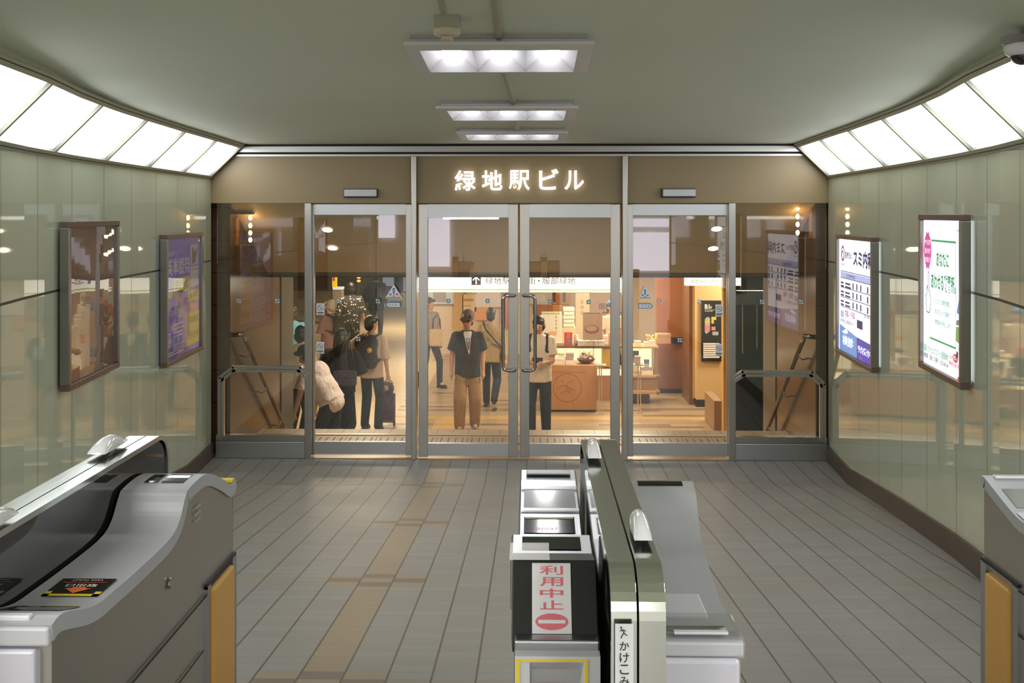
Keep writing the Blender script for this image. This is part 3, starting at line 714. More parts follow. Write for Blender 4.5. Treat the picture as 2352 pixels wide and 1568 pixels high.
def d_school(m, o, ux, uz, w, h):
    K = lambda *a, **k: rect(m, o, ux, uz, a[0] * w, a[1] * w, a[2] * h, a[3] * h, **k)
    T = lambda s, a, b, c, d, **k: put(m, s, Vector(o) + Vector(ux) * (a * w) + Vector(uz) * (c * h), ux, uz, (b - a) * w, (d - c) * h, **k)
    G, GB, PK, W = em('lit_green', (52, 148, 92), .55), em('lit_green_frame', (72, 164, 96), .6), em('lit_pink', (214, 86, 158), .6), em('lit_white', (236, 238, 250), .95)
    R, BK = em('lit_red', (216, 72, 80), .55), em('lit_black', (52, 56, 56), .2)
    m.mat(GB)
    K(.22, .84, .855, .868, off=.001); K(.18, .84, .185, .198, off=.001); K(.18, .186, .198, .7, off=.001); K(.834, .84, .19, .86, off=.001)
    m.mat(G); T('あなたに', .36, .67, .69, .79, bold=.025, off=.002); T('あわせる教習所。', .22, .84, .53, .645, bold=.025, off=.002)
    for s, z in (('一人ひとりの個性を尊重し', .455), ('あなたにぴったりの指導法で', .385), ('免許取得をお手伝いします', .315)): T(s, .32, .71, z - .017, z + .019, bold=.01, off=.002)
    m.mat(PK)
    pts = []
    for k in range(40):
        a = 2 * PI * k / 40; r = 1 + (.16 if k % 4 == 0 else -.03) * (1.0 if abs(math.sin(a)) > .6 else .3)
        pts.append((w * (.125 + .1 * r * math.cos(a)), h * (.79 + .125 * r * math.sin(a))))
    poly(m, o, ux, uz, pts, off=.002)
    m.mat(W)
    for s, z in (('や り ま す', .845), ('見 せ ま す', .785), ('合 格 力 ！', .725)): T(s, .05, .2, z - .018, z + .02, bold=.015, off=.003)
    m.mat(BK)      # a plain pointing hand in outline
    hand = [(.135, .63), (.15, .645), (.165, .63), (.165, .52), (.215, .46), (.2, .39), (.165, .36), (.1, .365), (.085, .385), (.1, .405), (.075, .425), (.095, .445), (.07, .47), (.1, .49), (.085, .52), (.12, .545), (.13, .5)]
    for a, b in zip(hand, hand[1:] + hand[:1]):
        A, B = Vector((a[0] * w, a[1] * h)), Vector((b[0] * w, b[1] * h)); d = (B - A).normalized() * .0028; q = Vector((-d.y, d.x))
        poly(m, o, ux, uz, [tuple(A - q - d), tuple(B - q + d), tuple(B + q + d), tuple(A + q - d)], off=.002)
    m.mat(em('lit_bluegrey', (120, 150, 206), .5)); poly(m, o, ux, uz, [(.86 * w, .42 * h), (.985 * w, .4 * h), (.985 * w, .5 * h), (.92 * w, .52 * h)], off=.002)
    m.mat(em('lit_leaf', (140, 176, 110), .5)); poly(m, o, ux, uz, [(.84 * w, .24 * h), (.985 * w, .22 * h), (.985 * w, .34 * h), (.85 * w, .33 * h)], off=.002); K(.93, .985, .03, .12, off=.002)
    m.mat(em('lit_stone', (150, 156, 150), .4)); poly(m, o, ux, uz, [(.85 * w, .34 * h), (.985 * w, .345 * h), (.985 * w, .39 * h), (.85 * w, .37 * h)], off=.002)
    m.mat(BK); poly(m, o, ux, uz, [(.85 * w, .13 * h), (.89 * w, .13 * h), (.9 * w, .17 * h), (.86 * w, .18 * h)], off=.003); poly(m, o, ux, uz, [(.92 * w, .13 * h), (.97 * w, .14 * h), (.96 * w, .2 * h), (.91 * w, .2 * h)], off=.003)
    m.mat(G); T('阪急ドライビングスクール服部緑地', .02, .66, .085, .135, bold=.012, off=.002)
    m.mat(BK); T('曽根駅　送迎バス運行　0120-545-54', .02, .66, .04, .075, bold=.01, off=.002); T('阪急阪神', .86, .97, .93, .945, off=.002)
    m.mat(R); disc(m, o, ux, uz, .83 * w, .128 * h, .06 * w, .028 * h, off=.002); T('無料送迎', .68, .92, .07, .098, bold=.012, off=.003); T('検索', .69, .77, .11, .135, off=.003); K(.88, .985, .0, .02, off=.002)
    m.mat(W); T('早い', .79, .87, .113, .143, off=.003)
def d_clinic(m, o, ux, uz, w, h):
    K = lambda *a, **k: rect(m, o, ux, uz, a[0] * w, a[1] * w, a[2] * h, a[3] * h, **k)
    T = lambda s, a, b, c, d, **k: put(m, s, Vector(o) + Vector(ux) * (a * w) + Vector(uz) * (c * h), ux, uz, (b - a) * w, (d - c) * h, **k)
    NV, LB, PV, BL = em('lit_navy', (66, 66, 118), .3), em('lit_pale_blue', (176, 186, 232), .75), em('lit_purple', (92, 84, 190), .5), em('lit_sky', (120, 160, 222), .6)
    W, RD = em('lit_white', (0, 0, 0)), em('lit_maroon', (170, 80, 120), .5)
    m.mat(RD); disc(m, o, ux, uz, .13 * w, .87 * h, .055 * w, .07 * h, off=.002, inner=.72); m.mat(em('lit_grey', (120, 120, 130), .3)); disc(m, o, ux, uz, .12 * w, .85 * h, .03 * w, .05 * h, off=.002, inner=.6)
    m.mat(NV); T('医療法人', .2, .42, .83, .89, off=.002, bold=.01); T('スミ内科', .45, 1.0, .775, .915, off=.002, bold=.035); T('診療', .06, .17, .765, .78, off=.002)
    m.mat(LB); K(.06, 1.0, .655, .705, off=.001)
    m.mat(NV)
    for z in (.71, .65, .565, .48, .395): K(.06, 1.0, z, z + .006, off=.002)
    for j, z in enumerate((.6, .52, .435)):
        bars(m, o, ux, uz, .06 * w, .16 * w, (z - .03) * h, (z + .03) * h, 2); bars(m, o, ux, uz, .2 * w, .38 * w, (z - .03) * h, (z + .03) * h, 2)
        for x in (.43, .54, .65, .84, .94): K(x, x + .035, z - .025, z + .028, off=.002)
    T('診療時間', .25, .5, .665, .695, off=.002)
    m.mat(RD); T('内科・外科', .2, .5, .31, .38, off=.002, bold=.02); m.mat(LB); K(.06, .16, .3, .36, off=.001)
    m.mat(NV); T('緑地公園駅すぐ', .06, .5, .255, .29, off=.002); K(.56, .72, .26, .33, off=.002); T('駐車場', .76, .98, .37, .395, off=.002)
    m.mat(BL); poly(m, o, ux, uz, [(.03 * w, .0), (.55 * w, .0), (.55 * w, .18 * h), (.03 * w, .23 * h)], off=.001)
    m.mat(PV); poly(m, o, ux, uz, [(.55 * w, .0), (1.0 * w, 0), (1.0 * w, .17 * h), (.55 * w, .18 * h)], off=.001)
    m.mat(W); T('検診', .12, .46, .06, .15, off=.003, bold=.02); T('予約受付中', .58, .98, .06, .12, off=.003, bold=.02); poly(m, o, ux, uz, [(.1 * w, .17 * h), (.24 * w, .21 * h), (.3 * w, .18 * h), (.2 * w, .16 * h)], off=.002)
    m.mat(em('lit_violet', (130, 96, 206), .5)); poly(m, o, ux, uz, [(.6 * w, .0), (.78 * w, 0), (.66 * w, .05 * h)], off=.002)
poster('wall_poster', 'empty steel poster frame with a brown back under wavy clear film', -1, 6.4, 5.5, 1.225, 2.175, pm('poster_back', (124, 96, 84), .35, var=.05), d_empty, COVER)
poster('wall_poster', 'purple and yellow poster in a steel frame on the left wall', -1, 8.48, 7.45, 1.055, 2.06, em('poster_purple', (86, 76, 158), .22), d_purple, glass('poster_acrylic', (.98, .98, .98), f0=.035))  # purple sheet has a faint added glow to brighten its colour
poster('poster_light_box', 'lit white poster with green lettering and a pink burst', 1, 6.25, 5.43, 1.265, 2.215, em('lit_white', (236, 238, 250), .95), d_school)
poster('poster_light_box', 'lit white clinic poster with navy lettering and a purple foot', 1, 8.45, 7.35, 1.05, 2.045, em('lit_white', (0, 0, 0)), d_clinic)

# ================================================================ ticket gates
GS = steel('gate_side_steel', (188, 184, 176), .42, stretch=(1, 60, 1), var=.05)
GT = pm('gate_top_plastic', (172, 174, 178), .38, var=.02)
GTD = pm('gate_top_light', (204, 206, 212), .35, var=.02)
GSIL = steel('gate_silver', (176, 178, 182), .34, stretch=(60, 1, 1), var=.04)
SMOKE = pm('smoked_panel', (34, 33, 31), .05, var=.02, coat=.6)
BLACKG = pm('black_glass', (34, 36, 32), .08, var=.02)
BLK = pm('black_cover', (32, 33, 31), .45, var=.05, scale=30)
ORG = pm('orange_flap', (208, 158, 80), .42, var=.05)
YEL = pm('yellow_line', (240, 212, 40), .4)
RCH = steel('rail_chrome', (232, 236, 232), .15, stretch=(60, 1, 60), var=.05)
LUMP = pm('indicator_white', (236, 238, 242), .12, coat=.8, var=.01)
RUB = pm('rubber_black', (24, 24, 24), .5)
PANEL_W = pm('gate_front_white', (216, 216, 228), .25, var=.01)
CLEAR = glass('clear_acrylic', (.95, .96, .97), f0=.08)
zg = ZNEAR
K_ = 1.4
def Yk(d): return d * K_
def Hk(zr): return CAMZ + K_ * zr
def strip(m, prof, x0, x1, th):
    """a skin of thickness th following a (y, z) profile between x0 and x1"""
    n = len(prof)
    N = []
    for i in range(n):
        a = Vector(prof[max(0, i - 1)]); b = Vector(prof[min(n - 1, i + 1)]); d = (b - a).normalized(); N.append(Vector((-d.y, d.x)))
    v = []
    for (p, q) in zip(prof, N):
        if q.y < 0 and abs(q.y) > abs(q.x): q = -q
        for x in (x0, x1): v.append((x, p[0], p[1]))
        for x in (x0, x1): v.append((x, p[0] - q.x * th, p[1] - q.y * th))
    f = []
    for i in range(n - 1):
        a, b = 4 * i, 4 * (i + 1)
        f += [(a, a + 1, b + 1, b), (a + 2, b + 2, b + 3, a + 3), (a, b, b + 2, a + 2), (a + 1, a + 3, b + 3, b + 1)]
    f += [(0, 2, 3, 1), (4 * n - 4, 4 * n - 3, 4 * n - 1, 4 * n - 2)]
    return m.add(v, f)
def smoothp(pts, n=5):
    out = []
    P = [pts[0]] + list(pts) + [pts[-1]]
    for i in range(1, len(P) - 2):
        for k in range(n):
            t = k / n
            out.append(tuple(.5 * (2 * P[i][j] + (P[i + 1][j] - P[i - 1][j]) * t + (2 * P[i - 1][j] - 5 * P[i][j] + 4 * P[i + 1][j] - P[i + 2][j]) * t * t + (3 * P[i][j] - P[i - 1][j] - 3 * P[i + 1][j] + P[i + 2][j]) * t ** 3) for j in (0, 1)))
    out.append(tuple(pts[-1])); return out
def wave_cabinet(root, x0, x1, prof, side, flap, slot=None, seams=(.64, .49), panel=True):
    """cabinet with a wavy top; prof runs from the end nearer the camera (small y) to the far end. side=+1: aisle face at x1"""
    xs = x1 if side > 0 else x0
    m = MB()
    low = [(y, z - .035) for y, z in prof]
    out = [(low[0][0] + .012, zg)] + [(low[0][0] + .012, low[0][1])] + low[1:-1] + [(low[-1][0] - .006, low[-1][1]), (low[-1][0] - .006, zg)]
    m.prism(out, lambda p: (x0 + .006, p[0], p[1]), lambda p: (x1 - .006, p[0], p[1]))
    body = obj('body', m, GS, root)
    m = MB(); strip(m, prof, x0, x1, .034); obj('top_cover', m, GT, root, bevel=.007, seg=3)
    f = lambda a, b, c, d, mat, nm, o=.003: obj(nm, MB().box(xs - side * .004, xs + side * o, a, b, c, d), mat, root, bevel=.002)
    return body
def on_top(prof, ya, yb, x0, x1, m, off=.0015, n=6):
    for k in range(n):
        a, b = ya + (yb - ya) * k / n, ya + (yb - ya) * (k + 1) / n; za, zb_ = interp(prof, a), interp(prof, b)
        m.add([(x0, a, za + off), (x1, a, za + off), (x1, b, zb_ + off), (x0, b, zb_ + off)], [(0, 1, 2, 3)])
def barrier(root_label, x0, x1, d0, d1, ztop, near_round=True, name='gate_barrier'):
    t = thing(name, root_label, 'gate rail', ((x0 + x1) / 2, Yk((d0 + d1) / 2), zg))
    y0, y1, R = Yk(d0), Yk(d1), .085
    pts = [(y0, zg)] + [(y0, ztop - R)]
    for k in range(1, 9): a = PI / 2 * k / 8; pts.append((y0 + R - R * math.cos(a), ztop - R + R * math.sin(a)))
    pts.append((y1 - R, ztop))
    for k in range(1, 9): a = PI / 2 * k / 8; pts.append((y1 - R + R * math.sin(a), ztop - R + R * math.cos(a)))
    pts += [(y1, ztop - R - .001), (y1, zg)]
    m = MB(); v = []; th = .014
    n = len(pts)
    for i, p in enumerate(pts):
        a = Vector(pts[max(0, i - 1)]); b = Vector(pts[min(n - 1, i + 1)]); d = (b - a).normalized(); q = Vector((d.y, -d.x))
        v += [(x0, p[0], p[1]), (x1, p[0], p[1]), (x1, p[0] + q.x * th, p[1] + q.y * th), (x0, p[0] + q.x * th, p[1] + q.y * th)]
    f = []
    for i in range(n - 1):
        a, b = 4 * i, 4 * i + 4
        f += [(a, a + 1, b + 1, b), (a + 1, a + 2, b + 2, b + 1), (a + 2, a + 3, b + 3, b + 2), (a + 3, a, b, b + 3)]
    f += [(0, 3, 2, 1), (4 * n - 4, 4 * n - 3, 4 * n - 2, 4 * n - 1)]
    m.add(v, f); obj('rail_band', m, RCH, t, bevel=.003, smooth=False)
    inn = [(y0 + .015, zg)] + [(p[0] + (.015 if p[0] < (y0 + y1) / 2 else -.015), p[1] - .0145) for p in pts[2:-2]] + [(y1 - .015, zg)]
    m = MB(); m.prism(inn, lambda p: (x0 + .007, p[0], p[1]), lambda p: (x1 - .007, p[0], p[1])); obj('dark_panel', m, SMOKE, t)
    return t
def lump(t, x, d, z, L=.15, w_=.042, turn=1):
    y = Yk(d); m = MB()
    prof = [(-.5, 0), (-.47, .3), (-.38, .62), (-.2, .92), (.0, 1.0), (.22, .8), (.42, .4), (.5, 0)]
    rows = []
    for (u, hgt) in prof:
        ww = w_ / 2 * (1 - .55 * max(0, u * turn + .1) ** 1.5)
        rows.append([(x + ww * math.cos(PI * k / 8) * (1 if True else 0), y + u * L * turn, z + .034 * hgt * math.sin(PI * k / 8) ** .7) for k in range(9)])
    v = [p for r in rows for p in r]; f = []
    for i in range(len(rows) - 1):
        for k in range(8): f.append((i * 9 + k, i * 9 + k + 1, i * 9 + 10 + k, i * 9 + 9 + k))
    m.add(v, f); o = obj('indicator_lamp', m, LUMP, t, smooth=True)
    return o
ZR = Hk(-.47)
# left gate
XR = -.918; XS = -1.096
PB = smoothp([(Yk(1.35), Hk(-.563)), (Yk(1.385), Hk(-.560)), (Yk(1.48), Hk(-.588)), (Yk(1.56), Hk(-.593)), (Yk(1.7), Hk(-.594)), (Yk(1.80), Hk(-.590)), (Yk(1.845), Hk(-.573)), (Yk(1.875), Hk(-.540)), (Yk(1.90), Hk(-.527)), (Yk(2.0), Hk(-.526)), (Yk(2.10), Hk(-.562)), (Yk(2.17), Hk(-.596)), (Yk(2.195), Hk(-.588))])
t = thing('ticket_gate', 'grey ticket gate on the left with a wavy top, ticket slot label and orange flap', 'ticket gate', ((XR + XS) / 2, Yk(1.8), zg))
wave_cabinet(t, XS - .001, XR, PB, 1, None)
m = MB(); m.mat(BLACKG); on_top(PB, Yk(1.402), Yk(1.47), XS + .022, XR - .02, m)
obj('reader_window', m, None, t)
m = MB(); m.mat(BLACKG)
ya, yb = Yk(1.525), Yk(1.60); xa, xb = XS + .035, XR - .02; zl = max(interp(PB, ya), interp(PB, yb)) + .0015
m.add([(xa, ya, zl), (xb, ya, zl), (xb, yb, zl), (xa, yb, zl)], [(0, 1, 2, 3)])
m.mat(YEL)
for (a, b, c, d) in ((xa, xb, ya, ya + .012), (xa, xa + .014, ya, ya + .026), (xb - .014, xb, ya, ya + .026)): m.add([(a, c, zl + .001), (b, c, zl + .001), (b, d, zl + .001), (a, d, zl + .001)], [(0, 1, 2, 3)])
ARW = pm('arrow_orange', (238, 118, 40), .4); xm = (xa + xb) / 2
m.mat(ARW); m.add([(xm, ya + .016, zl + .001), (xm + .03, ya + .045, zl + .001), (xm + .016, ya + .045, zl + .001), (xm + .014, ya + .052, zl + .001), (xm - .014, ya + .052, zl + .001), (xm - .016, ya + .045, zl + .001), (xm - .03, ya + .045, zl + .001)], [(0, 1, 2, 3, 4, 5, 6)])
m.mat(pm('label_white', (226, 224, 216), .5)); put(m, '取出口', (xm + .035, ya + .070, zl), (-1, 0, 0), (0, -1, 0), .07, .017, bold=.02, off=.001)
put(m, 'TAKE TICKET', (xm + .036, ya + .097, zl), (-1, 0, 0), (0, -1, 0), .072, .008, off=.001)
m.mat(pm('arrow_red', (186, 62, 42), .4)); m.add([(xm - .05, ya + .077, zl + .001), (xm + .05, ya + .077, zl + .001), (xm + .05, ya + .081, zl + .001), (xm - .05, ya + .081, zl + .001)], [(0, 1, 2, 3)])
obj('slot_label', m, None, t)
m = MB(); m.mat(BLACKG); on_top(PB, Yk(1.925), Yk(1.985), XS + .04, (XS + XR) / 2 - .012, m); on_top(PB, Yk(1.925), Yk(1.985), (XS + XR) / 2 - .002, XR - .03, m); obj('display_window', m, None, t)
m = MB(); m.box(XR - .001, XR + .002, Yk(1.36), Yk(2.0), zg + .635, zg + .64); m.mat(RUB); obj('door_seam', m, None, t)
m = MB(); m.box(XR - .001, XR + .001, Yk(1.36), Yk(1.98), zg + .49, zg + .494); obj('door_seam', m, RUB, t)
m = MB(); m.cyl((XR - .002, Yk(1.80), zg + .775), (XR + .003, Yk(1.80), zg + .775), .014, 16); obj('key_lock', m, CHR, t)
for k in range(3): m = MB(); m.box(XR - .001, XR + .001, Yk(1.93), Yk(1.965), Hk(-.575) - k * .018 - .003, Hk(-.575) - k * .018); obj('vent_slot', m, GT, t)
m = MB(); m.box(XR - .02, XR + .014, Yk(2.02), Yk(2.165), zg + .12, zg + .645); obj('flap', m, ORG, t, bevel=.012, seg=3)
m = MB(); m.box(XR - .03, XR + .004, Yk(2.0), Yk(2.018), zg + .1, zg + .66); m.box(XR - .03, XR + .004, Yk(2.168), Yk(2.195), zg + .02, zg + .66); obj('flap_frame', m, GSIL, t)
m = MB(); m.box(XR - .03, XR + .0035, Yk(2.0), Yk(2.195), zg + .652, zg + .668); obj('flap_gap', m, RUB, t)
# near front of the left gate
yf = Yk(1.35); zt_l = Hk(-.563)
m = MB(); m.box(XS + .03, XR - .028, yf - .012, yf + .02, zg + .3, zt_l - .045); obj('front_panel', m, PANEL_W, t, bevel=.006)
m = MB(); m.box(XS + .014, XR - .004, yf - .006, yf + .014, zt_l - .04, zt_l - .004); obj('front_lip', m, GTD, t, bevel=.005)
m = MB(); m.box(XS + .02, XR - .05, yf + .012, yf + .03, zt_l + .001, zt_l + .012); obj('lip_strip', m, LUMP, t, bevel=.003)
m = MB(); m.box(XS + .014, XR - .004, Yk(2.18), Yk(2.195), Hk(-.592), Hk(-.588) + .003); obj('end_stripe', m, YEL, t)
m = MB(); m.box(XS - .0028, XS - .0012, Yk(1.36), Yk(2.19), zg, Hk(-.60)); obj('black_gasket', m, RUB, t)
b1 = barrier('steel topped barrier along the inner side of the left ticket gate', -1.138, -1.092 - .008, 1.2, 2.15, ZR)
b2 = barrier('outer steel topped barrier behind the inner one at the left ticket gate', -1.19, -1.142, 1.2, 2.15, ZR)
lump(b2, -1.166, 1.95, ZR + .013, .17, .05); lump(b1, -1.121, 1.46, ZR + .013, .17, .045)
# centre gate, left cabinet (closed lane)
A0, A1 = -.035, .142
t = thing('ticket_gate', 'silver ticket gate in the middle with a black cover and red closed notice', 'ticket gate', ((A0 + A1) / 2, Yk(1.85), zg))
PA = [(Yk(1.46), Hk(-.626)), (Yk(1.55), Hk(-.63)), (Yk(1.7), Hk(-.634)), (Yk(1.936), Hk(-.632)), (Yk(2.03), Hk(-.612)), (Yk(2.17), Hk(-.597)), (Yk(2.2), Hk(-.589)), (Yk(2.27), Hk(-.583))]
m = MB(); out = [(Yk(1.46), zg)] + PA + [(Yk(2.27), zg)]
m.prism(out, lambda p: (A0, p[0], p[1]), lambda p: (A1, p[0], p[1])); obj('body', m, GSIL, t, bevel=.005)
m = MB(); m.mat(pm('screen_grey', (196, 200, 208), .12, coat=.5, var=.02)); on_top(PA, Yk(2.05), Yk(2.155), A0 + .014, A1 - .012, m, .003); obj('screen', m, None, t)
for (a, b, c, d) in ((A0 + .006, A1 - .004, 2.036, 2.05), (A0 + .006, A1 - .004, 2.155, 2.168)): m = MB(); on_top(PA, Yk(c), Yk(d), a, b, m, .006); obj('screen_rim', m, GSIL, t)

m = MB(); m.box(A0 + .02, A1 - .02, Yk(2.222), Yk(2.25), Hk(-.583), Hk(-.583) + .006); obj('end_bar', m, GTD, t, bevel=.003)
m = MB(); m.mat(BLACKG); on_top(PA, Yk(1.955), Yk(2.015), A0 + .015, A1 - .02, m, .002)
m.mat(pm('yellow_dim', (170, 160, 60), .4)); on_top(PA, Yk(2.007), Yk(2.013), A0 + .018, A1 - .023, m, .003)
zc_ = interp(PA, Yk(1.98)) + .001
m.mat(pm('arrow_red', (0, 0, 0))); put(m, 'INSERT', (A0 + .05, Yk(1.966), interp(PA, Yk(1.966))), (1, 0, 0), (0, 1, .2), .06, .012, off=.003); obj('slot_label', m, None, t)
m = MB(); bx = [(Yk(1.605), Hk(-.64)), (Yk(1.605), Hk(-.556)), (Yk(1.63), Hk(-.556)), (Yk(1.71), Hk(-.55)), (Yk(1.72), Hk(-.64))]
m.prism(bx, lambda p: (A0 - .012, p[0], p[1]), lambda p: (A1 + .002, p[0], p[1])); obj('reader_box', m, GSIL, t, bevel=.005)
m = MB(); m.mat(BLACKG); top = [(Yk(1.63), Hk(-.556)), (Yk(1.71), Hk(-.55))]; on_top(top, Yk(1.643), Yk(1.695), A0 + .014, A1 - .026, m, .002); obj('reader_window', m, None, t)
# black cover: slanted lid
lid = [(Yk(1.47), Hk(-.648)), (Yk(1.482), Hk(-.634)), (Yk(1.548), Hk(-.538)), (Yk(1.60), Hk(-.545)), (Yk(1.60), Hk(-.56)), (Yk(1.53), Hk(-.6))]
m = MB(); m.prism(lid, lambda p: (A0 - .006, p[0], p[1]), lambda p: (A1 - .002, p[0], p[1])); obj('black_cover', m, BLK, t, bevel=.003)
pa, pb = Vector((0, Yk(1.482), Hk(-.634))), Vector((0, Yk(1.548), Hk(-.538))); uz = (pb - pa).normalized(); LW = (pb - pa).length
N = thing('closed_notice', 'white paper notice with red characters taped on the black gate cover', 'notice', (.05, Yk(1.5), Hk(-.6)))
nx0, nw = A0 + .037, .083
m = MB(); o = pa + Vector((nx0, 0, 0)) + uz * (.07 * LW)
m.mat(pm('paper', (230, 230, 234), .5)); rect(m, o, (1, 0, 0), uz, 0, nw, 0, LW * .885, off=.0012, d=.0006); obj('paper', m, None, N)
PINK = pm('faded_red', (228, 116, 126), .5, var=.12, scale=40); m = MB(); m.mat(PINK); h = LW * .885
for i, ch in enumerate('利用中止'): put(m, ch, o + Vector((nw * .2, 0, 0)) + uz * (h * (.83 - .165 * i)), (1, 0, 0), uz, nw * .6, h * .13, bold=.012, off=.0024)
disc(m, o, (1, 0, 0), uz, nw / 2, h * .165, nw * .42, h * .115, off=.0022); m.mat(_M['paper']); rect(m, o, (1, 0, 0), uz, nw * .16, nw * .84, h * .14, h * .19, off=.0026); obj('lettering', m, None, N)
m = MB(); m.box(A0 - .012, A0 + .075, Yk(1.535), Yk(1.615), Hk(-.534), Hk(-.5335)); T2 = obj('tape_strip', m, glass('tape', (.88, .88, .87), f0=.06, rough=.4), t)
# near front with a recess
yf = Yk(1.46); zt2 = Hk(-.64)
m = MB(); fz = .42
m.add([(A0, yf, zg), (A1, yf, zg), (A1, yf, zt2), (A0, yf, zt2)], [(0, 1, 2, 3)])
m = MB()
o0 = [(A0 + .002, yf - .028, zt2), (A1 - .002, yf - .028, zt2), (A1 - .002, yf - .028, zt2 - fz), (A0 + .002, yf - .028, zt2 - fz)]
i0 = [(A0 + .032, yf - .028, zt2 - .012), (A1 - .036, yf - .028, zt2 - .012), (A1 - .036, yf - .028, zt2 - fz), (A0 + .032, yf - .028, zt2 - fz)]
i1 = [(A0 + .038, yf + .012, zt2 - .05), (A1 - .046, yf + .012, zt2 - .05), (A1 - .046, yf + .012, zt2 - fz), (A0 + .038, yf + .012, zt2 - fz)]
m.mat(GTD); m.add(o0 + i0 + i1, [(0, 1, 5, 4), (1, 2, 6, 5), (3, 0, 4, 7), (4, 5, 9, 8), (5, 6, 10, 9), (7, 4, 8, 11), (8, 9, 10, 11)])
m.add([o0[0], o0[1], (A1 - .002, yf + .01, zt2), (A0 + .002, yf + .01, zt2)], [(0, 1, 2, 3)]); m.add([o0[0], o0[3], (A0 + .002, yf + .01, zt2 - fz), (A0 + .002, yf + .01, zt2)], [(0, 1, 2, 3)]); m.add([o0[1], o0[2], (A1 - .002, yf + .01, zt2 - fz), (A1 - .002, yf + .01, zt2)], [(0, 1, 2, 3)])
obj('front_panel', m, None, t)
m = MB()
for x in (A0 + .005, A1 - .034): m.box(x, x + .007, yf - .030, yf - .0275, zt2 - fz, zt2 - .006)
m.box(A0 + .012, A1 - .034, yf - .030, yf - .0275, zt2 - .009, zt2 - .006); obj('yellow_line', m, YEL, t)
m = MB(); m.mat(pm('closed_red', (232, 106, 86), .45, emit=.1)); o = Vector((A0 + .042, yf - .004, zt2 - .13)); ww = A1 - A0 - .098
rect(m, o, (1, 0, 0), (0, 0, 1), 0, ww, 0, .06, d=.004)
m.mat(STKW); put(m, '中止', o + Vector((ww * .36, 0, .034)), (1, 0, 0), (0, 0, 1), ww * .34, .017, bold=.02, off=.006); put(m, 'CLOSED', o + Vector((ww * .36, 0, .018)), (1, 0, 0), (0, 0, 1), ww * .34, .011, off=.006); obj('closed_plate', m, None, t)
# centre rails
c1 = barrier('left one of the two steel topped barriers in the middle, with a running ban label', .146, .193, 1.30, 2.13, ZR)
c2 = barrier('right one of the two steel topped barriers in the middle gate', .197, .246, 1.30, 2.13, ZR)
lump(c1, .168, 1.93, ZR + .013, .15, .036, -1); lump(c2, .222, 1.46, ZR + .013, .15, .036, -1)
m = MB(); yq = Yk(1.30) - .0145; lz = ZR - .084; m.mat(STKW); rect(m, (.152, yq, lz - .42), (1, 0, 0), (0, 0, 1), 0, .033, 0, .42, off=.0004)
m.mat(INK)
for i, ch in enumerate('かけこみ禁止'): put(m, ch, (.160, yq, ZR - .133 - .0212 * i), (1, 0, 0), (0, 0, 1), .0172, .018, bold=.008, off=.0014, keep=True)
o = Vector((.1575, yq, ZR - .114)); ux, uz = (1, 0, 0), (0, 0, 1)     # running figure
disc(m, o, ux, uz, .0053, .0233, .0017, .0019, off=.0014)
for (a, b, c, d) in ((.009, .027, .014, .018), (.009, .027, .005, .022), (.012, .026, .018, .022), (.014, .018, .009, .012), (.014, .018, .019, .013), (.009, .012, .007, .005), (.019, .013, .022, .012)):
    A, B = Vector((a, b)) * .75, Vector((c, d)) * .75; q = (B - A).normalized(); q = Vector((-q.y, q.x)) * .0009
    poly(m, o, ux, uz, [tuple(A - q), tuple(B - q), tuple(B + q), tuple(A + q)], off=.0014)
obj('running_ban_label', m, None, c1)
# centre gate, right cabinet
C0, C1 = .256, .434
PC = smoothp([(Yk(1.45), Hk(-.622)), (Yk(1.48), Hk(-.62)), (Yk(1.53), Hk(-.634)), (Yk(1.64), Hk(-.634)), (Yk(1.76), Hk(-.612)), (Yk(1.815), Hk(-.596)), (Yk(1.85), Hk(-.566)), (Yk(1.875), Hk(-.532)), (Yk(1.895), Hk(-.521)), (Yk(1.935), Hk(-.518)), (Yk(2.05), Hk(-.57)), (Yk(2.15), Hk(-.61))])
t = thing('ticket_gate', 'pale grey wavy topped ticket gate right of the middle rails', 'ticket gate', ((C0 + C1) / 2, Yk(1.8), zg))
wave_cabinet(t, C0, C1, PC, 1, None)
m = MB(); m.mat(BLACKG); on_top(PC, Yk(1.90), Yk(1.928), C0 + .03, C1 - .03, m); obj('display_window', m, None, t)
m = MB(); m.mat(GTD); zl = interp(PC, Yk(1.60)) + .004; m.box(C0 + .004, C1 - .045, Yk(1.57), Yk(1.66), zl - .01, zl + .003); obj('slot_cover', m, GT, t, bevel=.003)
m = MB(); m.mat(BLACKG); on_top(PC, Yk(1.495), Yk(1.535), C0 + .01, C1 - .02, m); obj('reader_window', m, None, t)
m = MB(); m.box(C0 + .002, C1 - .004, Yk(1.455), Yk(1.54), Hk(-.622) + .006, Hk(-.622) + .009); obj('clear_cover', m, CLEAR, t)
yf = Yk(1.45); zc0 = Hk(-.622)
m = MB(); m.box(C0 + .008, C1 - .012, yf - .014, yf + .016, zg + .2, zc0 - .03); obj('front_panel', m, PANEL_W, t, bevel=.008, seg=3)
m = MB(); m.box(C0 + .002, C1 - .003, yf - .006, yf + .014, zc0 - .028, zc0 + .002); obj('front_lip', m, GTD, t, bevel=.005)
m = MB(); m.box(C0 + .035, C1 - .03, yf + .012, yf + .028, zc0 + .009, zc0 + .015); obj('lip_strip', m, LUMP, t, bevel=.003)
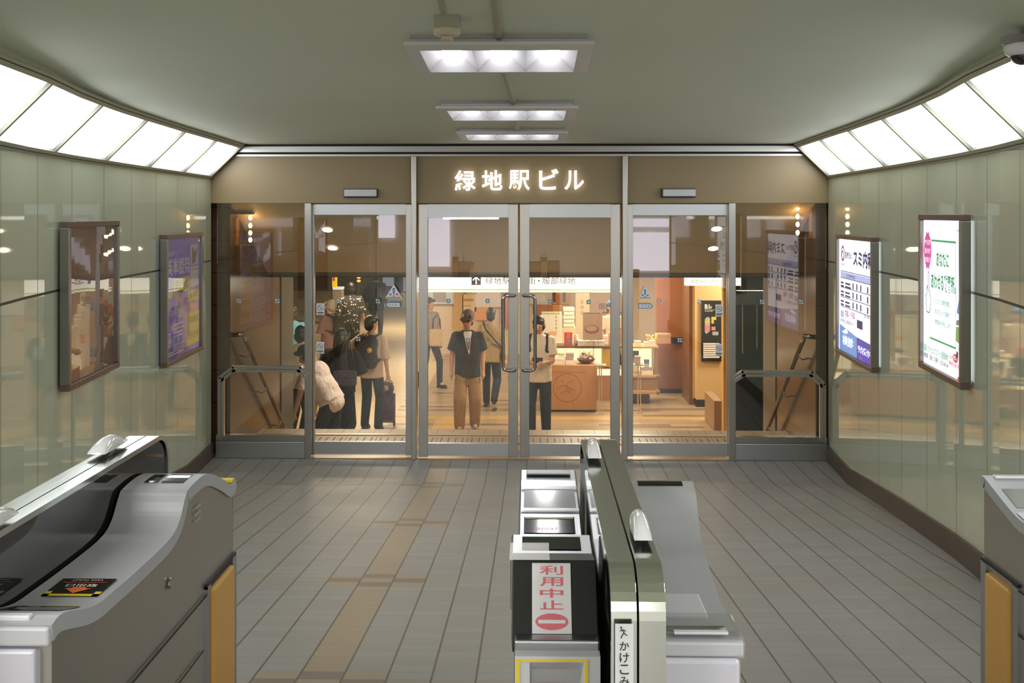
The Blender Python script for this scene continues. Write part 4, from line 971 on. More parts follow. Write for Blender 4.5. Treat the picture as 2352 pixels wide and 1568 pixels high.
# right gate
D0, D1 = 1.44, 1.62
PD = smoothp([(Yk(1.35), Hk(-.60)), (Yk(1.5), Hk(-.66)), (Yk(2.0), Hk(-.652)), (Yk(2.09), Hk(-.647)), (Yk(2.149), Hk(-.639)), (Yk(2.262), Hk(-.605)), (Yk(2.278), Hk(-.600)), (Yk(2.295), Hk(-.598))])
t = thing('ticket_gate', 'grey ticket gate at the right edge with an orange flap', 'ticket gate', ((D0 + D1) / 2, Yk(1.8), zg))
wave_cabinet(t, D0, D1, PD, -1, None)
m = MB(); m.mat(pm('reader_grey', (134, 138, 132), .1, var=.02)); on_top(PD, Yk(2.165), Yk(2.235), D0 + .025, D1 - .01, m, .002); obj('reader_window', m, None, t)
m = MB(); m.box(D0 + .03, D1 - .02, Yk(2.272), Yk(2.29), Hk(-.60), Hk(-.594)); obj('lip_strip', m, LUMP, t, bevel=.003)
m = MB(); m.mat(GTD); on_top(PD, Yk(2.09), Yk(2.145), D0 + .01, D1 - .004, m, .003); m.mat(BLACKG); on_top(PD, Yk(2.105), Yk(2.118), D0 + .05, D1 - .03, m, .004); obj('slot_plate', m, None, t)
m = MB(); m.box(D0 - .014, D0 + .02, Yk(2.15), Yk(2.262), zg + .12, zg + .59); obj('flap', m, ORG, t, bevel=.012, seg=3)
m = MB(); m.box(D0 - .004, D0 + .03, Yk(2.268), Yk(2.293), zg + .02, zg + .61); m.box(D0 - .004, D0 + .03, Yk(2.12), Yk(2.146), zg + .02, zg + .61); obj('flap_frame', m, GSIL, t)
m = MB(); m.box(D0 - .0035, D0 + .03, Yk(2.12), Yk(2.293), zg + .612, zg + .622); obj('flap_gap', m, RUB, t)
for h in (.6, .47): m = MB(); m.box(D0 - .0015, D0 + .002, Yk(1.36), Yk(2.12), zg + h, zg + h + .004); obj('door_seam', m, RUB, t)
# ================================================================ beyond the doors: landing, stairs, shopping hall
HF = -1.03
TILE = pm('landing_tile', (196, 172, 138), .4, var=.08, scale=14)
m = MB(); m.box(-2.80, 2.62, 9.14, 10.0, -.05, -.004)
struct('floor_landing', 'tan landing inside the doors', m, TILE)
def stair_mat():
    t = NT('stair_tile'); x, y, z, p = t.pos()
    f = t.math('FRACT', t.math('DIVIDE', x, .16)); g = t.math('LESS_THAN', f, .05)
    t.set(Base_Color=t.mix(g, lin((198, 172, 136)), lin((120, 98, 74))), Roughness=.4); return t.m
m = MB()
tr, ri = .24, (0 - HF) / 6
for k in range(6):
    m.box(-2.78, 2.60, 10.0 + tr * k, 10.0 + tr * (k + 1), HF - .02, -.004 - ri * k if k else -.0041)
struct('stairs', 'stairs going down from the landing into the hall', m, stair_mat())
m = MB(); m.mat(pm('nosing', (206, 186, 152), .3, metal=.2)); m.box(-2.78, 2.60, 9.95, 10.005, -.004, .004)
struct('trim_9', 'pale nosing strip along the top stair', m, cat='nosing')
GRT = pm('drain_cover', (176, 150, 118), .4, var=.06); SLOT = pm('drain_slot', (52, 42, 32), .6)
i = 0; x = -2.72
while x < 2.5:
    w_ = .30; m = MB(); m.mat(GRT); m.box(x, x + w_ - .006, 9.60, 9.87, -.004, .003)
    m.mat(SLOT)
    for k in range(4): m.box(x + .035 + k * .07, x + .047 + k * .07, 9.64, 9.83, .003, .0036)
    o = obj('drain_cover', m); tag(o, 'slotted tan drain cover in the row along the landing', 'drain cover', 'drain covers along the landing'); x += w_
# stair walls
def stone_mat():
    t = NT('brown_stone'); x, y, z, p = t.pos()
    s = t.math('FRACT', t.math('DIVIDE', t.math('ADD', z, 1.03), .30)); j = t.math('LESS_THAN', s, .025)
    n1 = t.noise(5, 4, vec=p); n2 = t.noise(70, 2, vec=p)
    c = t.mix(n1, lin((92, 65, 50)), lin((78, 55, 42))); c = t.mix(t.math('MULTIPLY', n2, .4), c, lin((102, 77, 62)))
    t.set(Base_Color=t.mix(j, c, lin((44, 32, 26))), Roughness=.16, Specular_IOR_Level=.6); return t.m
STONE = stone_mat(); JAMB = pm('grey_jamb', (94, 92, 82), .3)
for sg, X0, yj in ((-1, -2.78, 11.0), (1, 2.60, 10.62)):
    nm = 'left' if sg < 0 else 'right'
    m = MB(); m.box(X0, X0 + sg * .2, 9.15, yj, HF - .05, 2.5); struct('wall_stair_' + nm, 'brown stone wall of the stairs on the %s' % nm, m, STONE)
    m = MB(); m.box(X0 - sg * .01, X0 + sg * .25, yj, yj + .55, HF - .05, 1.62); struct('column_stair_' + nm, 'grey corner column at the foot of the %s stair wall' % nm, m, JAMB)
TAN = pm('soffit_tan', (226, 200, 154), .5, var=.03, scale=2)
s0, s1 = (9.16, 2.312), (10.5, 1.58)
m = MB(); m.prism([s0, s1, (10.5, 2.9), (9.16, 2.9)], lambda p: (-2.78, p[0], p[1]), lambda p: (2.60, p[0], p[1]))
struct('ceiling_stair', 'tan sloping soffit over the stairs', m, TAN)
m = MB(); m.mat(DARKGAP); m.box(-2.78, 2.6, 10.47, 10.5, 1.60, 1.618 - .03); m.mat(pm('soffit_frame', (104, 92, 76), .4)); m.box(-2.79, 2.61, 10.5, 10.62, 1.555, 1.585); m.mat(DARKGAP); m.box(-2.79, 2.61, 10.505, 10.62, 1.545, 1.555)
struct('trim_10', 'dark frame along the lower edge of the soffit', m, cat='soffit frame')
m = MB(); m.box(-10, 9, 10.62, 37, 1.66, 1.8); struct('ceiling_hall', 'ceiling of the shopping hall', m, pm('hall_ceiling', (190, 176, 150), .6))
DOWN = pm('downlight_lens', (255, 240, 205), .3, emit=14, var=.01)
sd = (Vector((0, s1[0] - s0[0], s1[1] - s0[1]))).normalized()
for i, (px, py) in enumerate(((752, 527), (764, 569), (1646, 525), (1638, 570))):
    k = (HY - py) / FPX
    y = (s0[1] + .546 * s0[0] - CAMZ) / (k + .546); c = at(px, py, y); nrm = Vector((0, -sd.z, sd.y)); nrm = -nrm if nrm.z > 0 else nrm
    t = thing('downlight', '%s round downlight in the sloping tan soffit on the %s' % (('upper', 'lower')[i % 2], ('left', 'right')[i // 2]), 'downlight', tuple(c), group='downlights in the stair soffit')
    m = MB(); disc(m, c, (1, 0, 0), sd, 0, 0, .062, .062, off=0, inner=.8)
    m = MB()
    R = [Vector((math.cos(2 * PI * q / 24), 0, 0)) + sd * math.sin(2 * PI * q / 24) for q in range(24)]
    m.add([c + r * .062 + nrm * .004 for r in R] + [c + r * .05 + nrm * .004 for r in R] + [c + r * .062 + nrm * .0005 for r in R], [(q, (q + 1) % 24, 24 + (q + 1) % 24, 24 + q) for q in range(24)] + [(48 + q, 48 + (q + 1) % 24, (q + 1) % 24, q) for q in range(24)])
    obj('ring', m, pm('downlight_ring', (200, 184, 150), .3), t)
    m = MB(); m.add([c + r * .05 + nrm * .003 for r in R], [tuple(range(24))]); obj('lens', m, DOWN, t)
# handrails
RAIL = pm('handrail_wood', (120, 88, 56), .35)
for sg, xr, (ya, za), (yb, zb_) in ((-1, -2.70, (9.30, 1.07), (10.85, -.11)), (1, 2.515, (9.22, 1.075), (10.72, -.13))):
    nm = 'left' if sg < 0 else 'right'; X0 = -2.78 if sg < 0 else 2.60
    t = thing('stair_handrail', 'brown handrail sloping down the %s stair wall' % nm, 'handrail', (xr, ya, 0))
    m = MB(); m.tube([(xr, ya, za), (xr, yb, zb_)], .02, 12); obj('rail', m, RAIL, t, smooth=True)
    m = MB(); m.tube([(X0, ya - .03, za + .01), (xr, ya - .03, za + .02), (xr, ya + .06, za - .045)], .022, 12); obj('end_cap', m, CHR, t, smooth=True)
    m = MB(); m.tube([(xr, yb - .03, zb_ + .02), (xr, yb + .03, zb_ - .06), (X0, yb + .03, zb_ - .07)], .019, 12); obj('end_cap', m, pm('brass_end', (170, 132, 80), .3, metal=.7), t, smooth=True)
    for f in (.12, .5, .9):
        y, z = ya + (yb - ya) * f, za + (zb_ - za) * f
        m = MB(); m.tube([(X0, y, z - .07), (xr + sg * .03, y, z - .085), (xr, y, z - .06), (xr, y, z - .015)], .007, 8); obj('bracket', m, CHR, t, smooth=True)
# wall sconces with four warm bulbs
BULB = pm('warm_bulb', (255, 214, 150), .3, emit=16, var=.01)
for sg, px, Y, pys in ((-1, 575, 9.32, (500, 518, 535, 551)), (1, 1832, 9.25, (478, 497, 515, 534))):
    nm = 'left' if sg < 0 else 'right'; X0 = -2.78 if sg < 0 else 2.60
    c = at(px, pys[1], Y)
    t = thing('wall_sconce', 'column of four warm bulbs in a glass sconce on the %s stair wall' % nm, 'wall lamp', (X0, Y, c.z))
    z1, z0 = az(pys[0], Y) + .035, az(pys[3], Y) - .05; xc = ax(px, Y)
    m = MB(); m.box(X0, X0 - sg * .02, Y - .05, Y + .05, z0, z1 - .03); obj('back_plate', m, pm('sconce_plate', (170, 130, 90), .3, metal=.6), t)
    for py in pys:
        z = az(py, Y); m = MB(); m.ell((xc, Y, z), (.017, .017, .024), 12, 8); obj('bulb', m, BULB, t, smooth=True)
    m = MB(); m.box(xc - .03, xc + .03, Y - .045, Y - .041, z0, z1); obj('glass_cover', m, glass('sconce_glass', (.98, .95, .9), f0=.06), t)
    for z in (z0, z1): m = MB(); m.box(X0, xc - sg * .03, Y - .045, Y + .04, z - .004, z + .004); obj('shelf', m, pm('sconce_plate', (0, 0, 0)), t)
# hall floor
def hall_floor():
    t = NT('hall_floor'); x, y, z, p = t.pos()
    R = .14; ri_ = t.math('FLOOR', t.math('DIVIDE', y, R))
    w1 = t.n('ShaderNodeTexWhiteNoise', noise_dimensions='1D'); t.link(ri_, w1.inputs['W'])
    xi = t.math('FLOOR', t.math('DIVIDE', t.math('ADD', x, t.math('MULTIPLY', w1.outputs['Value'], 3.0)), 1.1))
    cb = t.n('ShaderNodeCombineXYZ'); t.link(xi, cb.inputs[0]); t.link(ri_, cb.inputs[1])
    wn = t.n('ShaderNodeTexWhiteNoise'); t.link(cb.outputs[0], wn.inputs['Vector'])
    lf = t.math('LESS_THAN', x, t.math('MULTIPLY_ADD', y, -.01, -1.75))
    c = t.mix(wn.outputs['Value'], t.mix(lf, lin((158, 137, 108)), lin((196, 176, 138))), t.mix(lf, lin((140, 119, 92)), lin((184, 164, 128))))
    dk = t.math('MULTIPLY', t.math('GREATER_THAN', wn.outputs['Value'], .86), t.math('GREATER_THAN', x, -2.2))
    c = t.mix(t.math('MULTIPLY', dk, .8), c, lin((104, 83, 62)))
    rng = lambda v, a, b: t.math('MULTIPLY', t.math('GREATER_THAN', v, a), t.math('LESS_THAN', v, b))
    tact = t.math('MAXIMUM', rng(y, 15.75, 15.98), t.math('MULTIPLY', rng(x, -1.5, -1.16), t.math('LESS_THAN', y, 15.98)))
    tact = t.math('MAXIMUM', tact, t.math('MULTIPLY', rng(x, -2.78, -2.42), t.math('GREATER_THAN', y, 17)))
    c = t.mix(t.math('MULTIPLY', tact, .5), c, lin((206, 162, 72)))
    t.set(Base_Color=c, Roughness=.3, Specular_IOR_Level=.5); return t.m
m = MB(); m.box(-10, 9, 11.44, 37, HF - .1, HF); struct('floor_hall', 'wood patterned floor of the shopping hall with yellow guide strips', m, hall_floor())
HW = pm('hall_wall', (150, 132, 108), .55, var=.04, scale=1.5)
m = MB(); m.box(-10, 9, 37, 37.1, HF, 1.7); struct('wall_hall_back', 'far wall of the shopping hall', m, HW)
m = MB(); m.box(-10.1, -10, 11, 37, HF, 1.7); struct('wall_hall_left', 'left wall of the shopping hall', m, HW)
m = MB(); m.box(9, 9.1, 11, 37, HF, 1.7); struct('wall_hall_right', 'right wall of the shopping hall', m, HW)
def bx(px0, px1, Y, dep, py0=None, py1=None, z0=None, z1=None):
    a, b = ax(px0, Y), ax(px1, Y); pm_ = (px0 + px1) / 2
    zt = z1 if z1 is not None else az(py0, Y, pm_); zb = z0 if z0 is not None else az(py1, Y, pm_)
    return (a, b, Y, Y + dep, zb, zt)
def solid(name, label, cat, mat, px0, px1, Y, dep, py0, py1=None, group=None, bevel=0.0, z0=None):
    m = MB(); b = bx(px0, px1, Y, dep, py0, py1, z0=z0); m.box(*b); o = obj(name, m, mat, bevel=bevel); return tag(o, label, cat, group)
def wallbx(name, label, mat, px0, px1, Y, dep, py0, z0=HF, z1=None):
    m = MB(); m.box(*bx(px0, px1, Y, dep, py0 or 500, z0=z0, z1=z1)); return struct(name, label, m, mat)
SHOPW = pm('shop_wall', (206, 186, 160), .5, var=.05, scale=2)
BROWNP = pm('brown_panel', (150, 94, 56), .4, var=.06, scale=5, stretch=(1, 1, .3))
wallbx('wall_shop', 'pale back wall behind the sweets shop', SHOPW, 948, 1512, 23.0, .2, None, z1=1.66)
wallbx('wall_shop_brown', 'brown panelled wall beside the shop wagon', BROWNP, 1508, 1586, 18.1, .2, None, z1=1.66)
m = MB(); m.box(*bx(1508, 1583, 18.08, .02, 893, 906)); struct('baseboard_shop', 'black skirting of the brown panel wall', m, BLK)
wallbx('column_brown', 'brown framed column edge right of the brown wall', pm('brown_column', (120, 82, 52), .4), 1583, 1597, 17.0, .8, None, z1=1.66)
m = MB(); m.box(*bx(1591, 1597, 16.985, .013, None, z0=HF + .1, z1=1.66)); struct('trim_11', 'pale edge strip on the brown column', m, pm('pale_edge', (196, 156, 108), .4), cat='edge strip')
BEIGE = pm('beige_pillar', (214, 178, 122), .45, var=.03)
m = MB(); m.mat(BEIGE); m.box(*bx(1600, 1662, 16.8, .7, None, z0=HF + .12, z1=1.66)); m.mat(BLK); m.box(*bx(1599, 1663, 16.79, .72, None, z0=HF, z1=HF + .12))
struct('column_beige', 'beige pillar with a black foot carrying the floor guide', m, cat='pillar')
# floor guide board
t = thing('floor_guide', 'black floor guide board marked B1F on the beige pillar', 'sign', tuple(at(1634, 760, 16.78)))
Yg = 16.76; m = MB(); m.box(*bx(1611, 1657, Yg, .03, 690, 830)); obj('board', m, pm('board_black', (42, 38, 36), .3), t)
m = MB(); o = at(1611, 830, Yg); ux, uz = (1, 0, 0), (0, 0, 1); W, H = ax(1657, Yg) - ax(1611, Yg), az(690, Yg) - az(830, Yg)
m.mat(em('guide_white', (232, 226, 214), .2)); put(m, 'B1', o + Vector((W * .17, 0, H * .86)), ux, uz, W * .24, H * .075, bold=.03, off=.001); put(m, 'F', o + Vector((W * .45, 0, H * .86)), ux, uz, W * .07, H * .04, bold=.02, off=.001)
rect(m, o, ux, uz, W * .17, W * .8, H * .845, H * .848); put(m, 'FLOOR MAP', o + Vector((W * .17, 0, H * .815)), ux, uz, W * .4, H * .018, off=.001)
for k in range(7): rect(m, o, ux, uz, W * .09, W * .9, H * (.06 + .036 * k), H * (.086 + .036 * k))
m.mat(em('guide_grey', (168, 176, 178), .1)); poly(m, o, ux, uz, [(W * .17, H * .48), (W * .25, H * .45), (W * .43, H * .5), (W * .43, H * .7), (W * .36, H * .73), (W * .25, H * .72), (W * .17, H * .69)]); rect(m, o, ux, uz, W * .55, W * .85, H * .43, H * .49)
m.mat(em('guide_pink', (222, 132, 132), .1)); rect(m, o, ux, uz, W * .17, W * .43, H * .5, H * .59, off=.0015); rect(m, o, ux, uz, W * .5, W * .7, H * .51, H * .57)
m.mat(em('guide_yellow', (226, 184, 74), .1)); rect(m, o, ux, uz, W * .17, W * .43, H * .63, H * .67, off=.0015); poly(m, o, ux, uz, [(W * .5, H * .62), (W * .62, H * .62), (W * .62, H * .68), (W * .74, H * .68), (W * .74, H * .73), (W * .5, H * .73)])
obj('print', m, None, t)
# yellow post and planter in front
POSTY = pm('yellow_wood', (222, 168, 74), .35, var=.05)
m = MB(); m.box(*bx(1661, 1674, 14.6, .12, None, z0=HF, z1=1.62)); tag(obj('wooden_post', m, POSTY, bevel=.01), 'tall honey coloured post beside the right sliding door', 'post')
m = MB(); a = bx(1640, 1659, 14.9, .8, 920, z0=HF); m.box(*a); t_ = obj('planter_box', m, pm('bench_wood', (150, 112, 74), .4), bevel=.01); tag(t_, 'low brown wooden box standing by the honey coloured post', 'box')
# dark partition right
t = thing('dark_partition', 'tall dark glass partition beyond the right sidelight', 'partition', (ax(1722, 12.6), 12.6, HF))
m = MB(); m.box(*bx(1690, 1760, 12.6, .1, 668, z0=HF)); obj('panel', m, pm('dark_glass', (40, 44, 46), .12, var=.05), t)
m = MB(); m.box(*bx(1690, 1760, 12.58, .12, 672, 700)); obj('top_band', m, pm('band_bluegrey', (104, 116, 128), .3), t)
for px in (1706, 1739): m = MB(); m.box(*bx(px - 1, px + 1, 12.585, .015, 700, 812 if px < 1720 else 800)); obj('edge_strip', m, pm('edge_pale', (176, 176, 160), .3), t)

# hanging signs
LIT = em('sign_lit', (255, 252, 246), 1.25); DKT = pm('sign_ink', (70, 58, 46), .5, emit=.05); GRN = em('sign_green', (150, 176, 84), .5)
Ys = 13.4; t = thing('hanging_sign', 'long glowing white direction sign with an arrow hanging across the double doors', 'sign', tuple(at(1199, 650, Ys)))
m = MB(); m.box(*bx(958, 1441, Ys, .16, 628, 664)); obj('sign_box', m, LIT, t)
m = MB(); m.box(*bx(958, 1441, Ys + .01, .14, 664, 667)); obj('green_line', m, GRN, t)
m = MB(); m.box(*bx(958, 1441, Ys, .16, 667, 671)); obj('lower_tube', m, LIT, t)
o = at(1083, 654.5, Ys); m = MB(); m.mat(DKT); ux, uz = (1, 0, 0), (0, 0, 1); q = ax(1104.5, Ys) - ax(1083, Ys)
rect(m, o, ux, uz, 0, q, 0, q, off=.001)
m.mat(LIT); poly(m, o, ux, uz, [(q * .44, q * .1), (q * .56, q * .1), (q * .56, q * .9), (q * .44, q * .9)], off=.002)
poly(m, o, ux, uz, [(q * .5, q * .78), (q * .5, q * .95), (q * .1, q * .55), (q * .18, q * .47)], off=.002); poly(m, o, ux, uz, [(q * .5, q * .95), (q * .5, q * .78), (q * .82, q * .47), (q * .9, q * .55)], off=.002)
m.mat(DKT)
for i, ch in enumerate('緑地駅一番街・服部緑地'):
    if ch == '・': disc(m, at(1237.5, 644.5, Ys), ux, uz, 0, 0, .011, .011, off=.0015); continue
    x = 1115 + 19.6 * i - (6.5 if i > 6 else 0); hgt = (636.5, 652.5) if ch != '一' else (643.5, 646)
    put(m, ch, at(x, hgt[1], Ys), ux, uz, ax(x + 17, Ys) - ax(x, Ys), az(hgt[0], Ys) - az(hgt[1], Ys), off=.0015)
obj('lettering', m, None, t)
for px in (1010, 1390): m = MB(); a = at(px, 628, Ys + .08); m.cyl((a.x, Ys + .08, a.z), (a.x, Ys + .08, 1.665), .012, 8); obj('hanger', m, CHR, t)
Y2 = 15.0; t = thing('hanging_sign', 'short glowing white sign with pale lettering behind the right steel post', 'sign', tuple(at(1638, 645, Y2)))
m = MB(); m.box(*bx(1575, 1702, Y2, .14, 632, 656)); obj('sign_box', m, LIT, t)
m = MB(); m.mat(em('pale_green_ink', (206, 212, 190), .5)); put(m, '関西みらいクイックロビー', at(1588, 650.5, Y2), ux, uz, ax(1694, Y2) - ax(1588, Y2), az(641, Y2) - az(650.5, Y2), bold=.01, off=.0015); obj('lettering', m, None, t)
for px in (1590, 1690): m = MB(); a = at(px, 632, Y2 + .07); m.cyl((a.x, Y2 + .07, a.z), (a.x, Y2 + .07, 1.665), .012, 8); obj('hanger', m, CHR, t)

# ---- sweets shop
WOOD = pm('counter_wood', (176, 124, 76), .42, var=.06, scale=4, stretch=(.4, 1, 3)); WOODD = pm('carved_line', (136, 92, 54), .5)
Yc = 16.3; t = thing('shop_counter', 'square wooden shop counter with a carved round emblem', 'counter', (ax(1300, Yc), Yc, HF))
m = MB(); m.box(*bx(1262, 1370, Yc, .55, 838, z0=HF + .035)); obj('body', m, WOOD, t, bevel=.01)
m = MB(); m.box(*bx(1264, 1368, Yc + .02, .5, None, z0=HF, z1=HF + .036)); obj('plinth', m, BLK, t)
o = at(1303, 890, Yc); m = MB(); m.mat(WOODD); r = (ax(1336, Yc) - ax(1303, Yc))
disc(m, o, ux, uz, 0, 0, r, r, off=.002, n=40, inner=.955)
for (cx, cz_, rr, a0, a1) in ((-.25, -.4, .55, .2, 2.6), (.35, .05, .42, 1.2, 4.2), (-.1, -.75, .5, .5, 2.4), (.2, -.45, .4, .2, 2.2)):
    for k in range(14):
        a, b = a0 + (a1 - a0) * k / 14, a0 + (a1 - a0) * (k + 1) / 14
        P = [(r * (cx + rr * f * math.cos(q)), r * (cz_ + rr * f * math.sin(q))) for q, f in ((a, 1), (b, 1), (b, .93), (a, .93))]
        poly(m, o, ux, uz, P[::-1], off=.0022)
disc(m, o, ux, uz, -.35 * r, .45 * r, .05 * r, .05 * r, off=.002)
for (a, b, c, d) in ((-1.05, 1.25, 1.07, 1.1), (1.25, 1.28, .7, 1.08), (-1.08, -1.05, .7, 1.08)): rect(m, o, ux, uz, a * r, b * r, c * r, d * r, off=.002)
obj('carved_emblem', m, None, t)
WB = pm('white_box', (232, 222, 200), .45, var=.05); PK = pm('pink_grey_box', (170, 146, 142), .5); LG = pm('lime_box', (196, 200, 130), .5)
zt_c = bx(1262, 1370, Yc, .55, 838, z0=HF)[5]
def bbox(label, px0, px1, Y, py0, py1, mat, dep=.12, group='small packages on the shop counter', name='gift_box', lidm=None, z0=None):
    t = thing(name, label, 'box', tuple(at((px0 + px1) / 2, py1, Y)), group=group)
    a = bx(px0, px1, Y, dep, py0, py1, z0=None if z0 is None else z0 + .001); k = a[4] + (a[5] - a[4]) * .7
    m = MB(); m.box(a[0], a[1], a[2], a[3], a[4], k); obj('box_body', m, mat, t)
    m = MB(); m.box(a[0] - .003, a[1] + .003, a[2] - .003, a[3] + .003, k, a[5]); obj('lid', m, lidm or mat, t, bevel=.004)
bbox('white box left of the others on the carved counter', 1271, 1297, Yc + .05, 823, 838, WB, .14, z0=zt_c)
bbox('white box right of the others on the carved counter', 1299, 1317, Yc + .05, 822, 838, WB, .14, lidm=PK, z0=zt_c)
bbox('small cream box stacked on the left white box', 1282, 1297, Yc + .07, 811, 822.6, WB, .1, lidm=LG)
bbox('mauve box stacked on the right white box', 1300, 1318, Yc + .07, 808, 821.6, PK, .1, lidm=WB)
t = thing('gift_basket', 'dark basket of wrapped sweets with green leaves on the counter end', 'basket', tuple(at(1346, 838, Yc + .2)))
c = at(1346, 838, Yc + .2); m = MB(); m.lathe([(.06, .002), (.12, .03), (.155, .075), (.145, .075), (.1, .03)], (c.x, c.y, zt_c), 24); obj('basket', m, pm('basket_brown', (96, 62, 38), .5, var=.15, scale=40), t)
m = MB(); random.seed(3)
for k in range(26): a, rr = random.random() * 6.28, random.random() * .11; m.ell((c.x + rr * math.cos(a), c.y + rr * .9 * math.sin(a), zt_c + .08 + random.random() * .05 + (.11 - rr) * .35), (.03, .03, .022), 8, 5)
obj('wrapped_sweets', m, pm('sweet_wrap', (196, 168, 150), .3, var=.2, scale=30), t)
m = MB()
for k in range(14):
    a = random.random() * 6.28; b = Vector((c.x + .02 * math.cos(a), c.y + .02 * math.sin(a), zt_c + .13)); e = b + Vector((.09 * math.cos(a), .06 * math.sin(a), .04 + .05 * random.random())); q = Vector((-math.sin(a), math.cos(a), .2)) * .012
    m.add([b, (b + e) / 2 + q, e, (b + e) / 2 - q], [(0, 1, 2, 3)])
obj('leaves', m, pm('leaf_green', (126, 150, 66), .5), t)
# lit display shelf behind the counter
Yd = 17.3; t = thing('display_shelf', 'lit display shelf stretching behind the carved counter', 'shelf', (ax(1345, Yd), Yd, HF))
m = MB(); m.box(*bx(1276, 1428, Yd, .4, 795, 799)); obj('shelf_board', m, pm('shelf_dark', (96, 72, 48), .4), t)
GLOW = em('shelf_glow', (255, 240, 196), 1.1)
m = MB(); m.box(*bx(1278, 1388, Yd + .38, .03, 801, 848)); obj('lit_back', m, GLOW, t)
m = MB(); m.box(*bx(1385, 1402, Yd + .02, .36, 797, 842)); obj('yellow_side', m, pm('yellow_side', (206, 166, 40), .5), t)
m = MB(); m.box(*bx(1276, 1430, Yd + .02, .5, 846, z0=HF)); obj('base_cabinet', m, WOOD, t)
m = MB(); m.box(*bx(1372, 1428, Yd, .02, 848, 862)); obj('glass_case_light', m, GLOW, t)
for k, px in enumerate((1327, 1343, 1359, 1375)):
    bbox('%s white box from the left on the display shelf' % ORD[k], px, px + 13, Yd + .05, 782, 795, WB, .12, 'white boxes on the display shelf', z0=bx(1276, 1428, Yd, .4, 795, 799)[5])
t = thing('price_sign', 'upright red sign card on the display shelf', 'sign', tuple(at(1305, 795, Yd + .05)))
m = MB(); m.box(*bx(1296, 1314.5, Yd + .05, .02, 763, 795)); obj('card', m, pm('red_card', (204, 66, 60), .45), t)
m = MB(); m.mat(pm('card_pink', (240, 200, 190), .5))
o = at(1296, 795, Yd + .05); W, H = ax(1314.5, Yd) - ax(1296, Yd), az(763, Yd) - az(795, Yd)
for i, ch in enumerate('水ようかん'): put(m, ch, o + Vector((W * .32, 0, H * (.8 - .14 * i))), ux, uz, W * .16, H * .1, off=.001)
for i, ch in enumerate('夏の涼味'): put(m, ch, o + Vector((W * .54, 0, H * (.78 - .15 * i))), ux, uz, W * .15, H * .1, off=.001)
obj('lettering', m, None, t)
t = thing('poster_stand', 'brown picture poster of a bowl on a thin pole at the shop', 'sign', tuple(at(1361, 780, Yc + .62)))
Yp = Yc + .62; m = MB(); m.box(*bx(1339, 1383.5, Yp, .02, 717, 781)); obj('poster_board', m, pm('poster_tan', (168, 138, 116), .5, var=.05), t)
o = at(1339, 781, Yp); W, H = ax(1383.5, Yp) - ax(1339, Yp), az(717, Yp) - az(781, Yp); m = MB()
m.mat(pm('bowl_dark', (122, 88, 76), .5)); disc(m, o, ux, uz, W * .46, H * .39, W * .38, H * .16); m.mat(pm('bowl_mid', (176, 138, 122), .5)); disc(m, o, ux, uz, W * .44, H * .42, W * .3, H * .1, off=.0015)
m.mat(pm('bowl_dark', (0, 0, 0))); rect(m, o, ux, uz, W * .1, W * .9, H * .95, H * .99)
for i, ch in enumerate('くずもち'): put(m, ch, o + Vector((W * .74, 0, H * (.82 - .09 * i))), ux, uz, W * .09, H * .065, off=.002)
obj('print', m, None, t)
a = at(1363, 781, Yp + .01); m = MB(); m.cyl((a.x, Yp + .01, a.z), (a.x, Yp + .01, az(838, Yp) - .25), .005, 8); m.cyl((a.x, Yp + .01, az(838, Yp) - .25), (a.x, Yp + .01, HF), .008, 8); obj('pole', m, pm('thin_pole', (90, 70, 54), .4), t)
t = thing('banner_sign', 'tall cream banner with a brush written gift greeting', 'banner', tuple(at(1338, 735, 19.2)))
m = MB(); m.box(*bx(1322, 1354.5, 19.2, .02, 674, 790)); obj('banner', m, pm('banner_cream', (232, 214, 184), .5, var=.03), t)
m = MB(); m.mat(pm('brush_ink', (112, 92, 76), .5))
for i, ch in enumerate('お中元'): put(m, ch, at(1333.5, 697 + 13 * i, 19.2), ux, uz, .06, .075, off=.001)
obj('lettering', m, None, t)
a = at(1338, 790, 19.21); m = MB(); m.cyl((a.x, 19.21, a.z), (a.x, 19.21, HF), .012, 8); obj('pole', m, pm('thin_pole', (0, 0, 0)), t)
t = thing('leaflet_poster', 'pale green and white poster with an orange fruit behind the phone holding person', 'poster', tuple(at(1268, 782, 17.6)))
m = MB(); m.box(*bx(1244, 1291, 17.85, .03, 716, z0=HF)); obj('panel', m, pm('panel_cream', (228, 222, 202), .5, var=.03), t)
m = MB(); o = at(1244, 782, 17.85); m.mat(pm('fruit_orange', (226, 172, 122), .5, var=.15, scale=20)); disc(m, o, ux, uz, .19, .12, .085, .05); m.mat(pm('leaf_pale', (180, 186, 130), .5)); rect(m, o, ux, uz, .01, .33, .47, .5)
m.mat(pm('brush_ink', (0, 0, 0)))
for i, ch in enumerate('新緑の菓子'): put(m, ch, o + Vector((.245, 0, .4 - .065 * i)), ux, uz, .03, .045, off=.001)
obj('print', m, None, t)
t = thing('stacked_packs', 'tall stack of wrapped white packs on a stand behind the red sign', 'stack of packs', tuple(at(1306, 750, 18.0)))
for k in range(5):
    m = MB(); m.box(*bx(1293 + (k % 2), 1320 - (k % 2), 18.0, .25, 707 + 9 * k, 715.4 + 9 * k)); obj('pack', m, WB, t, bevel=.015)
m = MB(); m.box(*bx(1291, 1322, 17.98, .3, 752.2, z0=HF)); obj('stand', m, pm('stand_cream', (214, 196, 160), .5), t)
